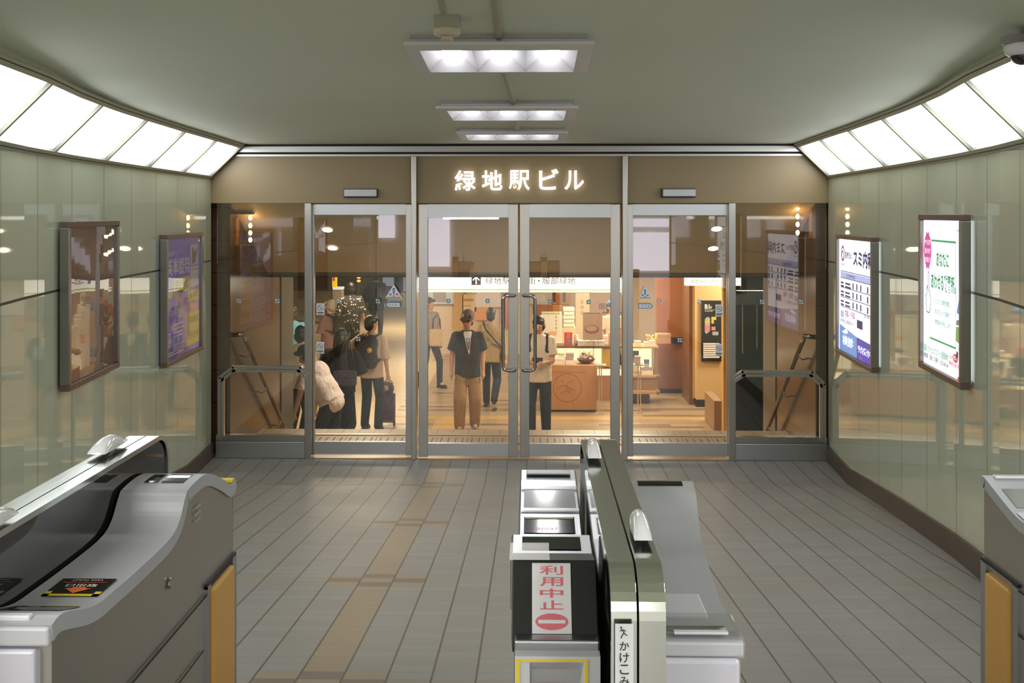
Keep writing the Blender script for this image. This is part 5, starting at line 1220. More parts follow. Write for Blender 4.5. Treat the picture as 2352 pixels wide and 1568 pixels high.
# back wall pictures of the shop
def panel(label, px0, px1, py0, py1, rgb, bits=(), name='wall_panel', Y=22.95):
    t = thing(name, label, 'panel', tuple(at((px0 + px1) / 2, py1, Y)))
    m = MB(); m.box(*bx(px0, px1, Y - .03, .03, py0, py1)); obj('board', m, pm('panel_%d_%d_%d' % rgb, rgb, .5, var=.08, scale=6), t)
    if bits:
        m = MB(); o = at(px0, py1, Y - .03); W, H = ax(px1, Y) - ax(px0, Y), az(py0, Y) - az(py1, Y)
        for (a, b, c, d, rg) in bits: m.mat(pm('bit_%d_%d_%d' % rg, rg, .5)); rect(m, o, ux, uz, a * W, b * W, c * H, d * H, off=.002)
        obj('print', m, None, t)
panel('pale grey green picture panel on the shop back wall', 1216, 1268, 660, 699, (188, 196, 180), ((.3, .7, .2, .6, (206, 206, 206)),))
panel('orange and dark shrine like picture panel on the shop back wall', 1268, 1308, 660, 698, (204, 150, 96), ((.05, .22, .1, .75, (70, 58, 46)), (.6, .78, .1, .75, (86, 74, 56)), (.25, .55, 0, .6, (184, 108, 44)), (0, .06, 0, 1, (196, 60, 60))))
panel('brown shelf panel below the pictures on the shop back wall', 1226, 1306, 699, 720, (172, 104, 62), ((.55, .98, .2, 1, (206, 146, 60)),))
panel('pinkish floral picture panel on the shop back wall', 1356, 1432, 660, 716, (214, 188, 170), ((.25, .45, .1, .35, (170, 150, 150)), (.5, .8, .0, .3, (220, 160, 130)), (.6, .9, .6, .9, (196, 186, 200))))
panel('yellow and black package panel at the shop edge', 1383, 1402, 735, 760, (216, 172, 60), ((0.05, .9, .35, .6, (60, 52, 44)),), Y=18.6)
panel('bluish white window panel left of the shop', 983, 1042, 655, 698, (188, 196, 208), ((.2, .7, .1, 1, (150, 142, 140)),))
panel('tan wooden door panel behind the cap wearing man', 1042, 1064, 660, 760, (196, 160, 116))
panel('framed cream notice board behind the cap wearing man', 1062, 1094, 676, 715, (216, 190, 150), ((.1, .8, .6, .75, (170, 140, 110)), (.1, .6, .3, .36, (180, 150, 120))))
panel('white lit picture panel above the walking person', 1094, 1150, 658, 705, (218, 208, 208), ((.4, .9, .5, .9, (226, 204, 226)),))
panel('orange poster panel between the cap and the walking person', 1090, 1122, 705, 735, (216, 150, 92))
panel('narrow red panel beside the left door handle', 1150, 1170, 655, 752, (190, 108, 84), ((.0, .5, .0, 1, (150, 130, 150)),))
# slim metal stands
for k, (px, Y, pt) in enumerate(((1379, 16.1, 838), (1468, 16.2, 837))):
    t = thing('slim_stand', ('slim metal stand between the carved counter and the mullion', 'slim metal stand with a small tray before the wagon')[k], 'stand', tuple(at(px, pt, Y)))
    zt = az(pt, Y); x = ax(px, Y)
    for dx in (-.022, .026): m = MB(); m.cyl((x + dx, Y, HF), (x + dx * .6, Y, zt), .008, 8); obj('leg', m, pm('stand_metal', (206, 190, 160), .3, metal=.4), t)
    m = MB(); m.box(x - .10, x + .09, Y - .1, Y + .1, zt, zt + .012); obj('tray', m, pm('tray_grey', (140, 128, 108), .4), t)
    m = MB(); m.box(x - .1, x + .08, Y + .05, Y + .08, HF, HF + .015); obj('foot', m, pm('stand_metal', (0, 0, 0)), t)
bbox('small grey box on the slim stand before the wagon', 1459, 1471, 16.17, 818, 835.2, PK, .08, 'boxes at the wagon')
# wagon
Yw = 17.0; t = thing('shop_wagon', 'wooden display wagon with a lit middle shelf and casters', 'wagon', (ax(1478, Yw), Yw, HF))
WG = pm('wagon_wood', (190, 150, 98), .4, var=.06)
m = MB(); m.box(*bx(1440, 1513, Yw, .5, 796, 800)); obj('top_shelf', m, WG, t)
m = MB(); m.box(*bx(1503, 1512, Yw + .02, .45, 800, 860)); obj('side_panel', m, pm('wagon_side', (150, 112, 72), .4), t)
m = MB(); m.box(*bx(1440, 1503, Yw + .42, .03, 800, 861)); obj('lit_back', m, GLOW, t)
m = MB(); m.box(*bx(1436, 1516, Yw - .03, .55, 861, 868)); obj('middle_shelf', m, WG, t, bevel=.01)
m = MB(); m.box(*bx(1440, 1510, Yw, .5, 868, 897)); obj('drawer_front', m, pm('wagon_side', (0, 0, 0)), t)
m = MB(); m.box(*bx(1436, 1516, Yw - .03, .55, 897, 905)); obj('lower_shelf', m, WG, t, bevel=.01)
m = MB(); m.box(*bx(1442, 1492, Yw + .1, .36, 905, z0=HF + .01)); obj('base', m, pm('wagon_base', (96, 66, 44), .5), t)
for py in (864, 901): a = at(1511, py + 1, Yw - .04); m = MB(); m.lathe([(.03, 0), (.03, -.03), (.012, -.035)], a, 16, axis='y'); obj('caster', m, pm('caster_grey', (110, 92, 72), .5), t)
for k, (p0, p1, q0, mt) in enumerate(((1458, 1472, 783, WB), (1480, 1491, 785, WB), (1493, 1505, 782, WB))):
    bbox('%s small white box on top of the wagon' % ORD[k], p0, p1, Yw + .05, q0, 796, mt, .1, 'boxes at the wagon', z0=bx(1440, 1513, Yw, .5, 796, 800)[5])
bbox('tan open box of sweets on the right end of the wagon top', 1507, 1541, Yw + .75, 767, 789, pm('tan_box', (190, 146, 110), .5), .2, 'boxes at the wagon')
bbox('white patterned box on the lit shelf of the wagon', 1474, 1500, Yw + .02, 846, 861, WB, .15, 'boxes at the wagon', lidm=PK, z0=bx(1436, 1516, Yw - .03, .55, 861, 868)[5])
bbox('white carton standing on the lit shelf of the wagon', 1480, 1491, Yw + .25, 826, 861, WB, .06, 'boxes at the wagon', lidm=pm('blue_lid', (120, 160, 200), .5), z0=bx(1436, 1516, Yw - .03, .55, 861, 868)[5])
bbox('blue topped carton at the left of the lit wagon shelf', 1452, 1467, Yw + .3, 806, 861, WB, .05, 'boxes at the wagon', lidm=pm('blue_lid', (0, 0, 0)), z0=bx(1436, 1516, Yw - .03, .55, 861, 868)[5])
t = thing('flower_jar', 'glass jar with yellow flowers on the wagon top', 'jar', tuple(at(1499, 782, Yw + .2)))
c = at(1497, 796, Yw + .25); c.z = bx(1440, 1513, Yw, .5, 796, 800)[5] + .002; m = MB(); m.lathe([(.03, 0), (.035, .04), (.02, .09), (.022, .1)], c, 16); obj('jar', m, pm('jar_glass', (220, 206, 150), .15), t, smooth=True)
m = MB(); random.seed(5)
for k in range(14): m.ell((c.x + random.uniform(-.09, .09), c.y + random.uniform(-.05, .05), c.z + random.uniform(.08, .17)), (.025, .025, .02), 8, 5)
obj('flowers', m, pm('flower_yellow', (226, 196, 70), .5), t)
m = MB(); m.box(*bx(1541, 1582, 18.04, .05, 775, 789)); tag(obj('door_lock_plate', m, BLK, bevel=.01), 'black lock box across the brown panel wall', 'lock box')

t = thing('sweets_jar', 'clear jar with a white lid on the display shelf beside the red card', 'jar', tuple(at(1324, 795, Yd + .2)))
c = at(1324, 795, Yd + .2); c.z = bx(1276, 1428, Yd, .4, 795, 799)[5] + .002
m = MB(); m.lathe([(.03, 0), (.045, .02), (.045, .13), (.03, .15)], c, 18); obj('jar', m, pm('jar_pale', (206, 194, 176), .12, var=.2, scale=40), t, smooth=True)
m = MB(); m.lathe([(.034, .151), (.034, .175), (.02, .18)], c, 18); obj('lid', m, WB, t)
for k, (p0, p1, q0, rgb) in enumerate(((1386, 1397, 770, (224, 206, 190)), (1399, 1410, 764, (214, 150, 80)), (1411, 1422, 772, (200, 120, 110)))):
    bbox(('cream', 'orange', 'rose')[k] + ' package at the right end of the display shelf', p0, p1, Yd + .22, q0, 795, pm('pack_%d' % k, rgb, .5), .1, 'packages on the display shelf', z0=bx(1276, 1428, Yd, .4, 795, 799)[5])
# ---- far left of the hall
FARG = pm('far_grey', (128, 118, 106), .5)
m = MB(); m.box(*bx(878, 944, 34.5, .6, 672, z0=HF)); tag(obj('service_counter', m, pm('counter_white', (226, 224, 206), .4)), 'white counter at the far end of the hall', 'counter')
t = thing('yellow_sign_stand', 'yellow and white sign stand far behind the grey haired person', 'sign', (ax(772, 29), 29, HF))
m = MB(); m.box(*bx(763, 773, 29, .1, 630, 660)); obj('upright_panel', m, em('sign_yellow', (240, 196, 30), .6), t)
m = MB(); m.box(*bx(764, 785, 28.98, .4, 660, 665)); obj('white_top', m, em('sign_white', (236, 236, 240), .5), t)
m = MB(); m.box(*bx(764, 784, 29, .4, 665, z0=HF)); obj('stand_box', m, pm('stand_grey', (170, 160, 140), .5), t)
m = MB(); m.box(*bx(764.5, 769, 28.99, .01, 632, 645)); obj('red_mark', m, em('sign_red', (200, 60, 40), .4), t)
for k, (a, b) in enumerate(((879, 909), (926, 945))):
    m = MB(); m.box(*bx(a, b, 36.6, .1, 628, 657 if k == 0 else 672)); tag(obj('wall_screen', m, em('screen_blue', (168, 182, 204), .35)), ('wide', 'narrow')[k] + ' pale blue lit panel on the far wall above the white counter', 'panel')
m = MB(); m.box(*bx(880, 924, 36.5, .1, 657, 676)); tag(obj('green_grey_panel', m, pm('panel_greygreen', (112, 128, 118), .5)), 'dull green panel below the pale blue lit panel', 'panel')
m = MB(); m.box(*bx(905, 915, 36.3, .2, 628, 700)); struct('column_far', 'dark far column of the hall', m, pm('far_dark', (52, 46, 40), .5))
m = MB(); m.box(*bx(655, 760, 33, .5, 668, z0=HF)); tag(obj('far_table', m, pm('far_table', (150, 134, 112), .5)), 'long low table far away behind the left post', 'table')
t = thing('signal_stand', 'thin stand with two orange lamps glowing over the far tables', 'lamp', (ax(824, 30), 30, HF))
for py in (637, 645): a = at(824, py, 30); m = MB(); m.ell(a, (.06, .04, .04), 10, 6); obj('lamp', m, em('lamp_orange', (255, 130, 40), 3), t)
m = MB(); a = at(824, 640, 30.06); m.cyl((a.x, 30.06, HF), (a.x, 30.06, a.z + .1), .02, 8); obj('pole', m, BLK, t)
# ================================================================ people in the hall
SKIN = pm('skin', (206, 156, 126), .5, var=.04, scale=10); HAIRB = pm('hair_black', (30, 26, 25), .45, var=.2, scale=60, stretch=(1, 1, .2)); HAIRD = pm('hair_dark_brown', (48, 36, 30), .45, var=.2, scale=60, stretch=(1, 1, .2)); HAIRG = pm('hair_grey', (168, 158, 140), .5, var=.15, scale=60)
def cloth(name, rgb, var=.12, scale=9):
    new = name not in _M; m = pm(name, rgb, .8, var=var, scale=scale, spec=.2)
    if new:      # soft folds
        t = m.node_tree; tc = t.nodes.new('ShaderNodeTexCoord'); mp = t.nodes.new('ShaderNodeMapping'); mp.inputs['Scale'].default_value = (9, 9, 5); mp.inputs['Rotation'].default_value = (.4, .5, .3)
        nz = t.nodes.new('ShaderNodeTexNoise'); nz.inputs['Scale'].default_value = 1.6; nz.inputs['Detail'].default_value = 3; nz.inputs['Distortion'].default_value = 1.2
        bp = t.nodes.new('ShaderNodeBump'); bp.inputs['Strength'].default_value = .55; bp.inputs['Distance'].default_value = .05
        t.links.new(tc.outputs['Object'], mp.inputs[0]); t.links.new(mp.outputs[0], nz.inputs['Vector']); t.links.new(nz.outputs['Fac'], bp.inputs['Height']); t.links.new(bp.outputs[0], t.nodes['Principled BSDF'].inputs['Normal'])
    return m
def loft(m, rings, axis, xdir=(1, 0, 0), seg=24):
    ax_ = Vector(axis).normalized(); xd = (Vector(xdir) - ax_ * Vector(xdir).dot(ax_)).normalized(); yd = ax_.cross(xd); v = []; f = []
    for (c, rx, ry) in rings:
        for k in range(seg):
            a = 2 * PI * k / seg; ca, sa = math.cos(a), math.sin(a)
            e = lambda q: math.copysign(abs(q) ** .85, q)
            v.append(Vector(c) + xd * (rx * e(ca)) + yd * (ry * e(sa)))
    n = len(rings)
    for i in range(n - 1):
        for k in range(seg): f.append((i * seg + k, i * seg + (k + 1) % seg, (i + 1) * seg + (k + 1) % seg, (i + 1) * seg + k))
    f += [tuple(range(seg))[::-1], tuple(range((n - 1) * seg, n * seg))]
    return m.add(v, f)
def ik(a, b, l1, l2, pole):
    a, b, pole = Vector(a), Vector(b), Vector(pole); d = b - a; L = min(d.length, (l1 + l2) * .999); d.normalize(); b = a + d * L
    x = (l1 * l1 - l2 * l2 + L * L) / (2 * L); h = math.sqrt(max(0, l1 * l1 - x * x))
    q = (pole - d * pole.dot(d)).normalized()
    return a + d * x + q * h, b
def person(label, px, Y, H, rot, top, bottom, hair, shoes=None, lean=0.0, side=0.0, head_pitch=0.0, head_yaw=0.0, wristL=(.26, -.04, .82), wristR=(-.26, -.04, .82), footL=(.10, .0, 0), footR=(-.10, .0, 0),
           sleeve='short', wide=1.0, hair_style='short', pelvis_z=.93, loose=0.0, face=False, vox=.013, shirt_len=0.0, z0=HF, group=None, skirt=False):
    s = H / 1.72
    t = thing('person', label, 'person', (ax(px, Y), Y, z0), rot, group)
    V = lambda *a: Vector(a) * s
    P = V(0, 0, pelvis_z); tr_ = Vector((math.sin(side), -math.sin(lean), math.cos(lean) * math.cos(side))).normalized()
    fw = Vector((0, -math.cos(lean), -math.sin(lean)))
    ch = P + tr_ * .34 * s; sh = P + tr_ * .475 * s; nk = P + tr_ * .545 * s
    hp = lean * .8 + head_pitch
    hd = Vector((math.sin(side) * .8, -math.sin(hp), math.cos(hp))).normalized()
    hc = nk + hd * .135 * s
    hr = Matrix.Rotation(head_yaw, 3, 'Z') @ Matrix.Rotation(hp, 3, 'X')
    hv = lambda *a: hc + hr @ (Vector(a) * s)
    S_ = {1: sh + V(.175, 0, -.02), -1: sh + V(-.175, 0, -.02)}
    W_, E_ = {}, {}
    for k, wv in ((1, wristL), (-1, wristR)):
        E_[k], W_[k] = ik(S_[k], Vector(wv) * s, .29 * s, .25 * s, (k * .5, 1, -.3))
    Fv = {1: Vector(footL) * s, -1: Vector(footR) * s}; Hp, Kn, An = {}, {}, {}
    for k in (1, -1):
        Hp[k] = P + V(k * .085, 0, -.02); Kn[k], An[k] = ik(Hp[k], Fv[k] + V(0, .03, .085), .43 * s, .43 * s, (k * .1, -1, 0))
    # body: one continuous skin
    m = MB()
    m.ell(hv(0, .012, .025), (.075 * s, .092 * s, .1 * s), rot=hr); m.ell(hv(0, -.022, -.055), (.056 * s, .066 * s, .062 * s), rot=hr)
    m.ell(hv(0, -.078, -.012), (.062 * s, .02 * s, .05 * s), rot=hr) if face else None
    m.cap(hv(0, -.088, .012), hv(0, -.108, -.022), .009 * s, .016 * s); m.ell(hv(0, -.088, -.058), (.026 * s, .012 * s, .012 * s), rot=hr)
    for k in (1, -1): m.ell(hv(k * .078, .012, -.01), (.013 * s, .022 * s, .032 * s), rot=hr)
    m.cap(nk - tr_ * .05 * s, hc + hd * -.05 * s, .055 * s, .052 * s)
    m.ell(ch, (.145 * s, .095 * s, .2 * s)); m.ell(P + tr_ * .08 * s, (.13 * s, .09 * s, .16 * s)); m.cap(S_[1], S_[-1], .055 * s)
    for k in (1, -1):
        m.cap(S_[k], E_[k], .048 * s, .038 * s); m.cap(E_[k], W_[k], .038 * s, .026 * s)
        d = (W_[k] - E_[k]).normalized(); pl = W_[k] + d * .05 * s
        sx = d.cross(Vector((k, .2, 0))).normalized()
        if sx.length < .1: sx = Vector((0, 1, 0))
        m.cap(W_[k], pl, .026 * s, .034 * s)
        for f in range(4):
            o = pl + sx * ((f - 1.5) * .019 * s) + d * .02 * s; L = (.045, .052, .05, .038)[f] * s
            curl = (Vector((-k * .5, -.3, 0)) + d).normalized()
            m.cap(o, o + d * L * .5, .0095 * s, .009 * s, 8); m.cap(o + d * L * .5, o + d * L * .5 + curl * L * .6, .009 * s, .0075 * s, 8)
        o = W_[k] + d * .02 * s - sx * .026 * s; m.cap(o, o + (d - sx * .8).normalized() * .05 * s, .011 * s, .008 * s, 8)
        m.cap(Hp[k], Kn[k], .07 * s, .05 * s); m.cap(Kn[k], An[k], .05 * s, .035 * s); m.cap(An[k], Fv[k] + V(0, -.1, .04), .035 * s, .03 * s)
    obj('body', m, SKIN, t, world=False, remesh=min(vox, .0105) * s, smooth_it=2, smooth=True)
    # top
    m = MB(); lo = loose
    q = lambda k, rx, ry: (P + tr_ * k * s, rx * s, ry * s)
    loft(m, [q(-.075 - shirt_len if lean < .3 else -.02, .163 + lo, .122 + lo), q(.05, .158 + lo, .118 + lo), q(.2, .158 + lo, .116 + lo), q(.32, .17 + lo * .7, .12 + lo * .6), q(.41, .178 + lo * .4, .113 + lo * .4), q(.47, .165, .098), q(.515, .115, .08), q(.545, .07, .066)], tr_)
    if lean > .3: m.ell(P + tr_ * .12 * s + V(0, .0, 0), (.175 * s, .16 * s, .2 * s)); m.ell(ch + V(0, .0, .03), (.175 * s, .15 * s, .19 * s)); m.ell(P - tr_ * .02 * s, (.17 * s, .15 * s, .13 * s))
    m.cap(S_[1] + V(-.02, 0, .0), S_[-1] + V(.02, 0, 0), .064 * s)
    for k in (1, -1):
        sl = E_[k] - S_[k]
        if sleeve == 'short': m.ell(S_[k], (.068 * s,) * 3); m.tube([S_[k] - sl * .05, S_[k] + sl * .3, S_[k] + sl * .74], [.062 * s, (.066 + lo * .4) * s, (.068 + lo * .8) * s], 14)
        elif sleeve == 'long': m.cap(S_[k], E_[k], (.064 + lo * .4) * s, (.054 + lo * .4) * s); m.cap(E_[k], W_[k], (.054 + lo * .4) * s, .042 * s)
        else: m.ell(S_[k], (.068 * s,) * 3); m.tube([S_[k], E_[k] + (E_[k] - S_[k]).normalized() * .02 * s], [(.064 + lo * .4) * s, (.06 + lo * .7) * s], 14)
    obj('top', m, top, t, world=False, remesh=vox * s, smooth_it=4, smooth=True)
    # trousers
    m = MB(); m.ell(P + V(0, 0, -.02), (.152 * s, .118 * s, .13 * s))
    for k in (1, -1):
        if skirt: m.cap(Hp[k], Kn[k] + V(0, 0, -.1), .1 * s, .12 * s)
        m.cap(Hp[k], Kn[k], .094 * s, .068 * wide * s); m.cap(Kn[k], An[k] + V(0, 0, .0), .068 * wide * s, .056 * wide * s)
    obj('trousers', m, bottom, t, world=False, remesh=vox * s, smooth_it=3, smooth=True)
    for k in (1, -1):
        m = MB(); m.cap(Fv[k] + V(0, .05, .045), Fv[k] + V(0, -.12, .035), .043 * s, .036 * s); m.box(Fv[k].x - .043 * s, Fv[k].x + .043 * s, Fv[k].y - .15 * s, Fv[k].y + .085 * s, .001, .02 * s)
        obj('shoe', m, shoes or BLK, t, world=False, remesh=.012 * s, smooth_it=1, smooth=True)
    if hair is not None:
        m = MB(); m.ell(hv(0, .024, .04), (.086 * s, .1 * s, .1 * s), rot=hr); m.ell(hv(0, .05, -.02), (.078 * s, .07 * s, .085 * s), rot=hr)
        for q in range(6): m.ell(hv(-.06 + .024 * q, -.066, .075), (.022 * s, .022 * s, .03 * s), rot=hr)
        if hair_style == 'long': m.cap(hv(0, .06, -.02), nk + V(0, .1, -.28), .085 * s, .1 * s); [m.cap(hv(k * .075, .02, .0), nk + V(k * .085, .02, -.12), .03 * s, .035 * s) for k in (1, -1)]
        if hair_style == 'bob': m.ell(hv(0, .035, -.03), (.095 * s, .085 * s, .1 * s), rot=hr)
        obj('hair', m, hair, t, world=False, remesh=.011 * s, smooth_it=1, smooth=True)
    if face:
        for k in (1, -1):
            m = MB(); m.ell(hv(k * .03, -.093, .008), (.011 * s, .006 * s, .006 * s), 10, 6, rot=hr); obj('eye', m, BLK, t, world=False, smooth=True)
        m = MB(); m.ell(hv(0, -.0985, -.058), (.022 * s, .005 * s, .006 * s), 10, 6, rot=hr); obj('lips', m, pm('lip', (170, 104, 94), .5), t, world=False, smooth=True)
    t['_j'] = 0
    return t, dict(hc=hc, hv=hv, hr=hr, nk=nk, ch=ch, P=P, S=S_, W=W_, E=E_, s=s, tr=tr_)
def wpos(t, v):
    return Matrix.Rotation(t.rotation_euler.z, 3, 'Z') @ Vector(v) + t.location
def backpack(label, t, J, mat, size=(.17, .10, .25), drop=.30, back=.24, charm=None):
    s = J['s']; b = thing('backpack', label, 'backpack', tuple(t.location), t.rotation_euler.z)
    c = J['ch'] + Vector((0, back * s, (.0 - drop + .28) * s)); m = MB()
    for (x, z) in ((-1, -1), (1, -1), (-1, 1), (1, 1)): m.ell(c + Vector((x * size[0] * .45, 0, z * size[2] * .5)) * s, (size[0] * .62 * s, size[1] * s, size[2] * .55 * s))
    m.ell(c, (size[0] * s, size[1] * 1.05 * s, size[2] * s)); obj('bag_body', m, mat, b, world=False, remesh=.014 * s, smooth_it=3, smooth=True)
    m = MB(); m.ell(c + Vector((0, size[1] * .95, -size[2] * .35)) * s, (size[0] * .7 * s, .035 * s, size[2] * .4 * s)); obj('front_pocket', m, mat, b, world=False, smooth=True)
    for k in (1, -1):
        A = c + Vector((k * .08, -size[1] * .6, size[2] * .8)) * s; Sx = J['S'][k] + Vector((-k * .055, 0, .068)) * s; F = J['ch'] + Vector((k * .12, -.125, -.02)) * s; G = c + Vector((k * .12, -.05, -size[2] * .75)) * s
        m = MB(); m.tube([A, Sx + Vector((0, .05, .0)), Sx + Vector((0, -.05, -.01)) * s, F, (F + G) / 2 + Vector((k * .06, -.02, -.02)) * s, G], .02 * s, 8); obj('strap', m, mat, b, world=False, smooth=True)
    m = MB(); m.tube([c + Vector((-.03, -size[1] * .5, size[2] * .98)) * s, c + Vector((0, -size[1] * .5, size[2] * 1.15)) * s, c + Vector((.03, -size[1] * .5, size[2] * .98)) * s], .008, 8); obj('carry_loop', m, mat, b, world=False, smooth=True)
    if charm: m = MB(); m.ell(c + Vector((-.08, size[1] * 1.0, size[2] * .15)) * s, (.04 * s,) * 3, 14, 9); obj('ball_charm', m, charm, b, world=False, smooth=True)
    return b
# 1 cap wearing man walking towards the doors, hands in pockets
CHARC = cloth('charcoal_shirt', (52, 54, 56)); KHAKI = cloth('khaki_cargo', (164, 128, 84))
t, J = person('person in cap and sunglasses, dark open shirt and khaki cargo trousers, facing the doors', 1074, 14.9, 1.76, 0.08, CHARC, KHAKI, HAIRD, pm('shoe_grey', (120, 104, 88), .6), wristL=(.225, -.03, .86), wristR=(-.235, -.03, .86), footL=(.11, .07, 0), footR=(-.12, -.09, 0), wide=1.42, loose=.028, shirt_len=.06, face=True, head_yaw=-.3, head_pitch=.1)
s, hv, hr = J['s'], J['hv'], J['hr']
m = MB(); m.ell(hv(0, .014, .068), (.1 * s, .118 * s, .1 * s), rot=hr); obj('cap', m, cloth('cap_mottled', (132, 112, 108), .5, 40), t, world=False, smooth=True)
m = MB(); m.ell(hv(0, -.13, .05), (.075 * s, .085 * s, .013 * s), rot=hr @ Matrix.Rotation(.2, 3, 'X')); obj('cap_brim', m, cloth('cap_brown', (74, 58, 52)), t, world=False, smooth=True)
m = MB(); m.ell(hv(-.052, -.098, .088), (.03 * s, .012 * s, .03 * s), 14, 8, rot=hr); obj('cap_badge', m, cloth('badge_white', (236, 228, 214), .03), t, world=False, smooth=True)
m = MB(); [m.ell(hv(k * .034, -.098, .012), (.03 * s, .01 * s, .019 * s), 14, 8, rot=hr) for k in (1, -1)]; m.tube([hv(-.075, .01, .015), hv(-.066, -.08, .016), hv(0, -.105, .018), hv(.066, -.08, .016), hv(.075, .01, .015)], .004, 6); obj('sunglasses', m, pm('dark_lens', (40, 36, 38), .08, coat=1), t, world=False, smooth=True)
def front_patch(J, lo, rows):
    # a patch lying on the shirt front: rows of (height along the torso, left x, right x)
    m = MB(); v = []; n = 8
    for (h, xa, xb) in rows:
        rx = interp([(.05, .158 + lo), (.2, .158 + lo), (.32, .17 + lo * .7), (.41, .178 + lo * .4), (.47, .165), (.515, .115), (.545, .07)], h); ry = interp([(.05, .118 + lo), (.2, .116 + lo), (.32, .12 + lo * .6), (.41, .113 + lo * .4), (.47, .098), (.515, .08), (.545, .066)], h)
        for k in range(n + 1):
            x = xa + (xb - xa) * k / n; y = -ry * math.sqrt(max(.02, 1 - (x / rx) ** 2)) - .004
            v.append((J['P'] + J['tr'] * h * J['s']) + Vector((x, y, 0)) * J['s'])
    f = [(i * (n + 1) + k, i * (n + 1) + k + 1, (i + 1) * (n + 1) + k + 1, (i + 1) * (n + 1) + k) for i in range(len(rows) - 1) for k in range(n)]
    return m.add(v, f)
obj('undershirt', front_patch(J, .028, [(.53, -.055, .06), (.5, -.062, .06), (.46, -.052, .05), (.42, -.04, .044), (.36, -.028, .04), (.3, -.012, .035), (.24, .006, .03), (.2, .018, .022)]), cloth('tee_white', (224, 216, 206), .04), t, world=False, smooth=True)
obj('tee_print', front_patch(J, .033, [(.38, -.025, .036), (.32, -.012, .033), (.27, .002, .028)]), cloth('tee_print', (150, 118, 122), .4, 30), t, world=False, smooth=True)
for k in (1, -1):
    m = MB(); c = Vector((k * .165, .0, .5)) * s; m.box(c.x - .025, c.x + .025, c.y - .075, c.y + .075, c.z - .09, c.z + .09); obj('cargo_pocket', m, KHAKI, t, world=False, bevel=.02)
# 2 phone holder
t, J = person('person in a cream T-shirt and black trousers looking down at a phone', 1238, 14.45, 1.76, -.12, cloth('tee_cream', (224, 206, 182), .05), cloth('trousers_black', (40, 42, 46)), HAIRB, BLK, wristL=(.09, -.27, 1.10), wristR=(-.06, -.27, 1.10), head_pitch=.35, loose=.022, shirt_len=.06, wide=1.2, footL=(.1, .0, 0), footR=(-.12, .05, 0), face=True, hair_style='bob')
ph = thing('phone', 'dark phone held in both hands by the person in the cream T-shirt', 'phone', tuple(t.location), t.rotation_euler.z)
c = (J['W'][1] + J['W'][-1]) / 2 + Vector((0, -.055, .045)); m = MB(); m.box(c.x - .075, c.x + .075, c.y - .005, c.y + .005, c.z - .037, c.z + .037); obj('phone_body', m, BLK, ph, world=False, bevel=.004)
backpack('black backpack on the person in the cream T-shirt', t, J, cloth('bag_black', (34, 34, 36)), (.14, .09, .2), .3, .235)
# 3 walker in a beige jacket
t, J = person('person in a beige jacket and dark trousers walking away past the shop', 1127, 16.7, 1.64, PI - .1, cloth('jacket_beige', (176, 150, 112), .08), cloth('trousers_navy', (44, 46, 54)), HAIRB, pm('shoe_brown', (70, 48, 38), .5), sleeve='long', lean=.08, footL=(.09, -.14, 0), footR=(-.1, .26, .10), loose=.03, shirt_len=.06, wristL=(.27, -.18, .92), wristR=(-.27, .1, .84), wide=1.1)
s = J['s']; b = thing('shoulder_bag', 'dark cross body bag with a diagonal strap on the walking person', 'bag', tuple(t.location), t.rotation_euler.z)
m = MB(); m.ell(Vector((-.24, .02, .93)) * s, (.05, .12, .10)); obj('bag_body', m, cloth('bag_blue', (70, 82, 122)), b, world=False, smooth=True)
m = MB(); m.tube([Vector((-.25, .05, 1.0)) * s, Vector((-.12, .175, 1.18)) * s, Vector((.06, .16, 1.38)) * s, Vector((.13, .05, 1.50)) * s, Vector((.1, -.1, 1.40)) * s, Vector((-.12, -.17, 1.12)) * s, Vector((-.25, -.02, 1.0)) * s], .014, 8); obj('strap', m, BLK, b, world=False, smooth=True)
# 4 cut off person at the left stile
t, J = person('person in a grey patterned top carrying a pale tote bag', 987, 18.6, 1.66, .9, cloth('grey_print', (150, 138, 126), .4, 30), cloth('trousers_black', (0, 0, 0)), HAIRD, BLK, footL=(.1, -.2, 0), footR=(-.1, .2, .02), hair_style='bob')
b = thing('tote_bag', 'pale tote bag hanging from the person in the grey patterned top', 'bag', (ax(1004, 18.35), 18.35, HF + .74))
x, y = b.location.x, b.location.y; m = MB(); m.box(x - .14, x + .12, y - .05, y + .05, HF + .80, HF + 1.12); obj('bag_body', m, cloth('tote_beige', (206, 176, 140)), b, bevel=.03)
m = MB(); m.tube([(x - .08, y, HF + 1.11), (x - .07, y, HF + 1.3), (x, y, HF + 1.38), (x + .05, y, HF + 1.3), (x + .06, y, HF + 1.11)], .012, 8); obj('handle', m, BLK, b, smooth=True)
# 5 trolley man
t, J = person('person in a cream shirt with a dark backpack pulling a wheeled bag', 853, 14.9, 1.70, PI - .15, cloth('shirt_offwhite', (212, 190, 162), .06), cloth('trousers_black', (0, 0, 0)), HAIRB, BLK, sleeve='half', wristL=(.36, -.06, 1.12), wristR=(-.27, .02, .83), loose=.022, shirt_len=.05, footL=(.11, -.04, 0), footR=(-.13, .05, 0), wide=1.15, head_yaw=-.5)
backpack('dark olive backpack with a yellow ball charm on the person pulling a wheeled bag', t, J, cloth('bag_olive', (54, 46, 38)), (.17, .11, .25), .33, .24, pm('charm_yellow', (226, 172, 60), .4))
Yt = 15.2; xa, xb = ax(874, Yt), ax(907, Yt)
b = thing('trolley_bag', 'dark plum wheeled shopping bag standing beside the person in the cream shirt', 'trolley bag', ((xa + xb) / 2, Yt, HF))
m = MB(); z0_, z1_ = az(966, Yt), az(905, Yt)
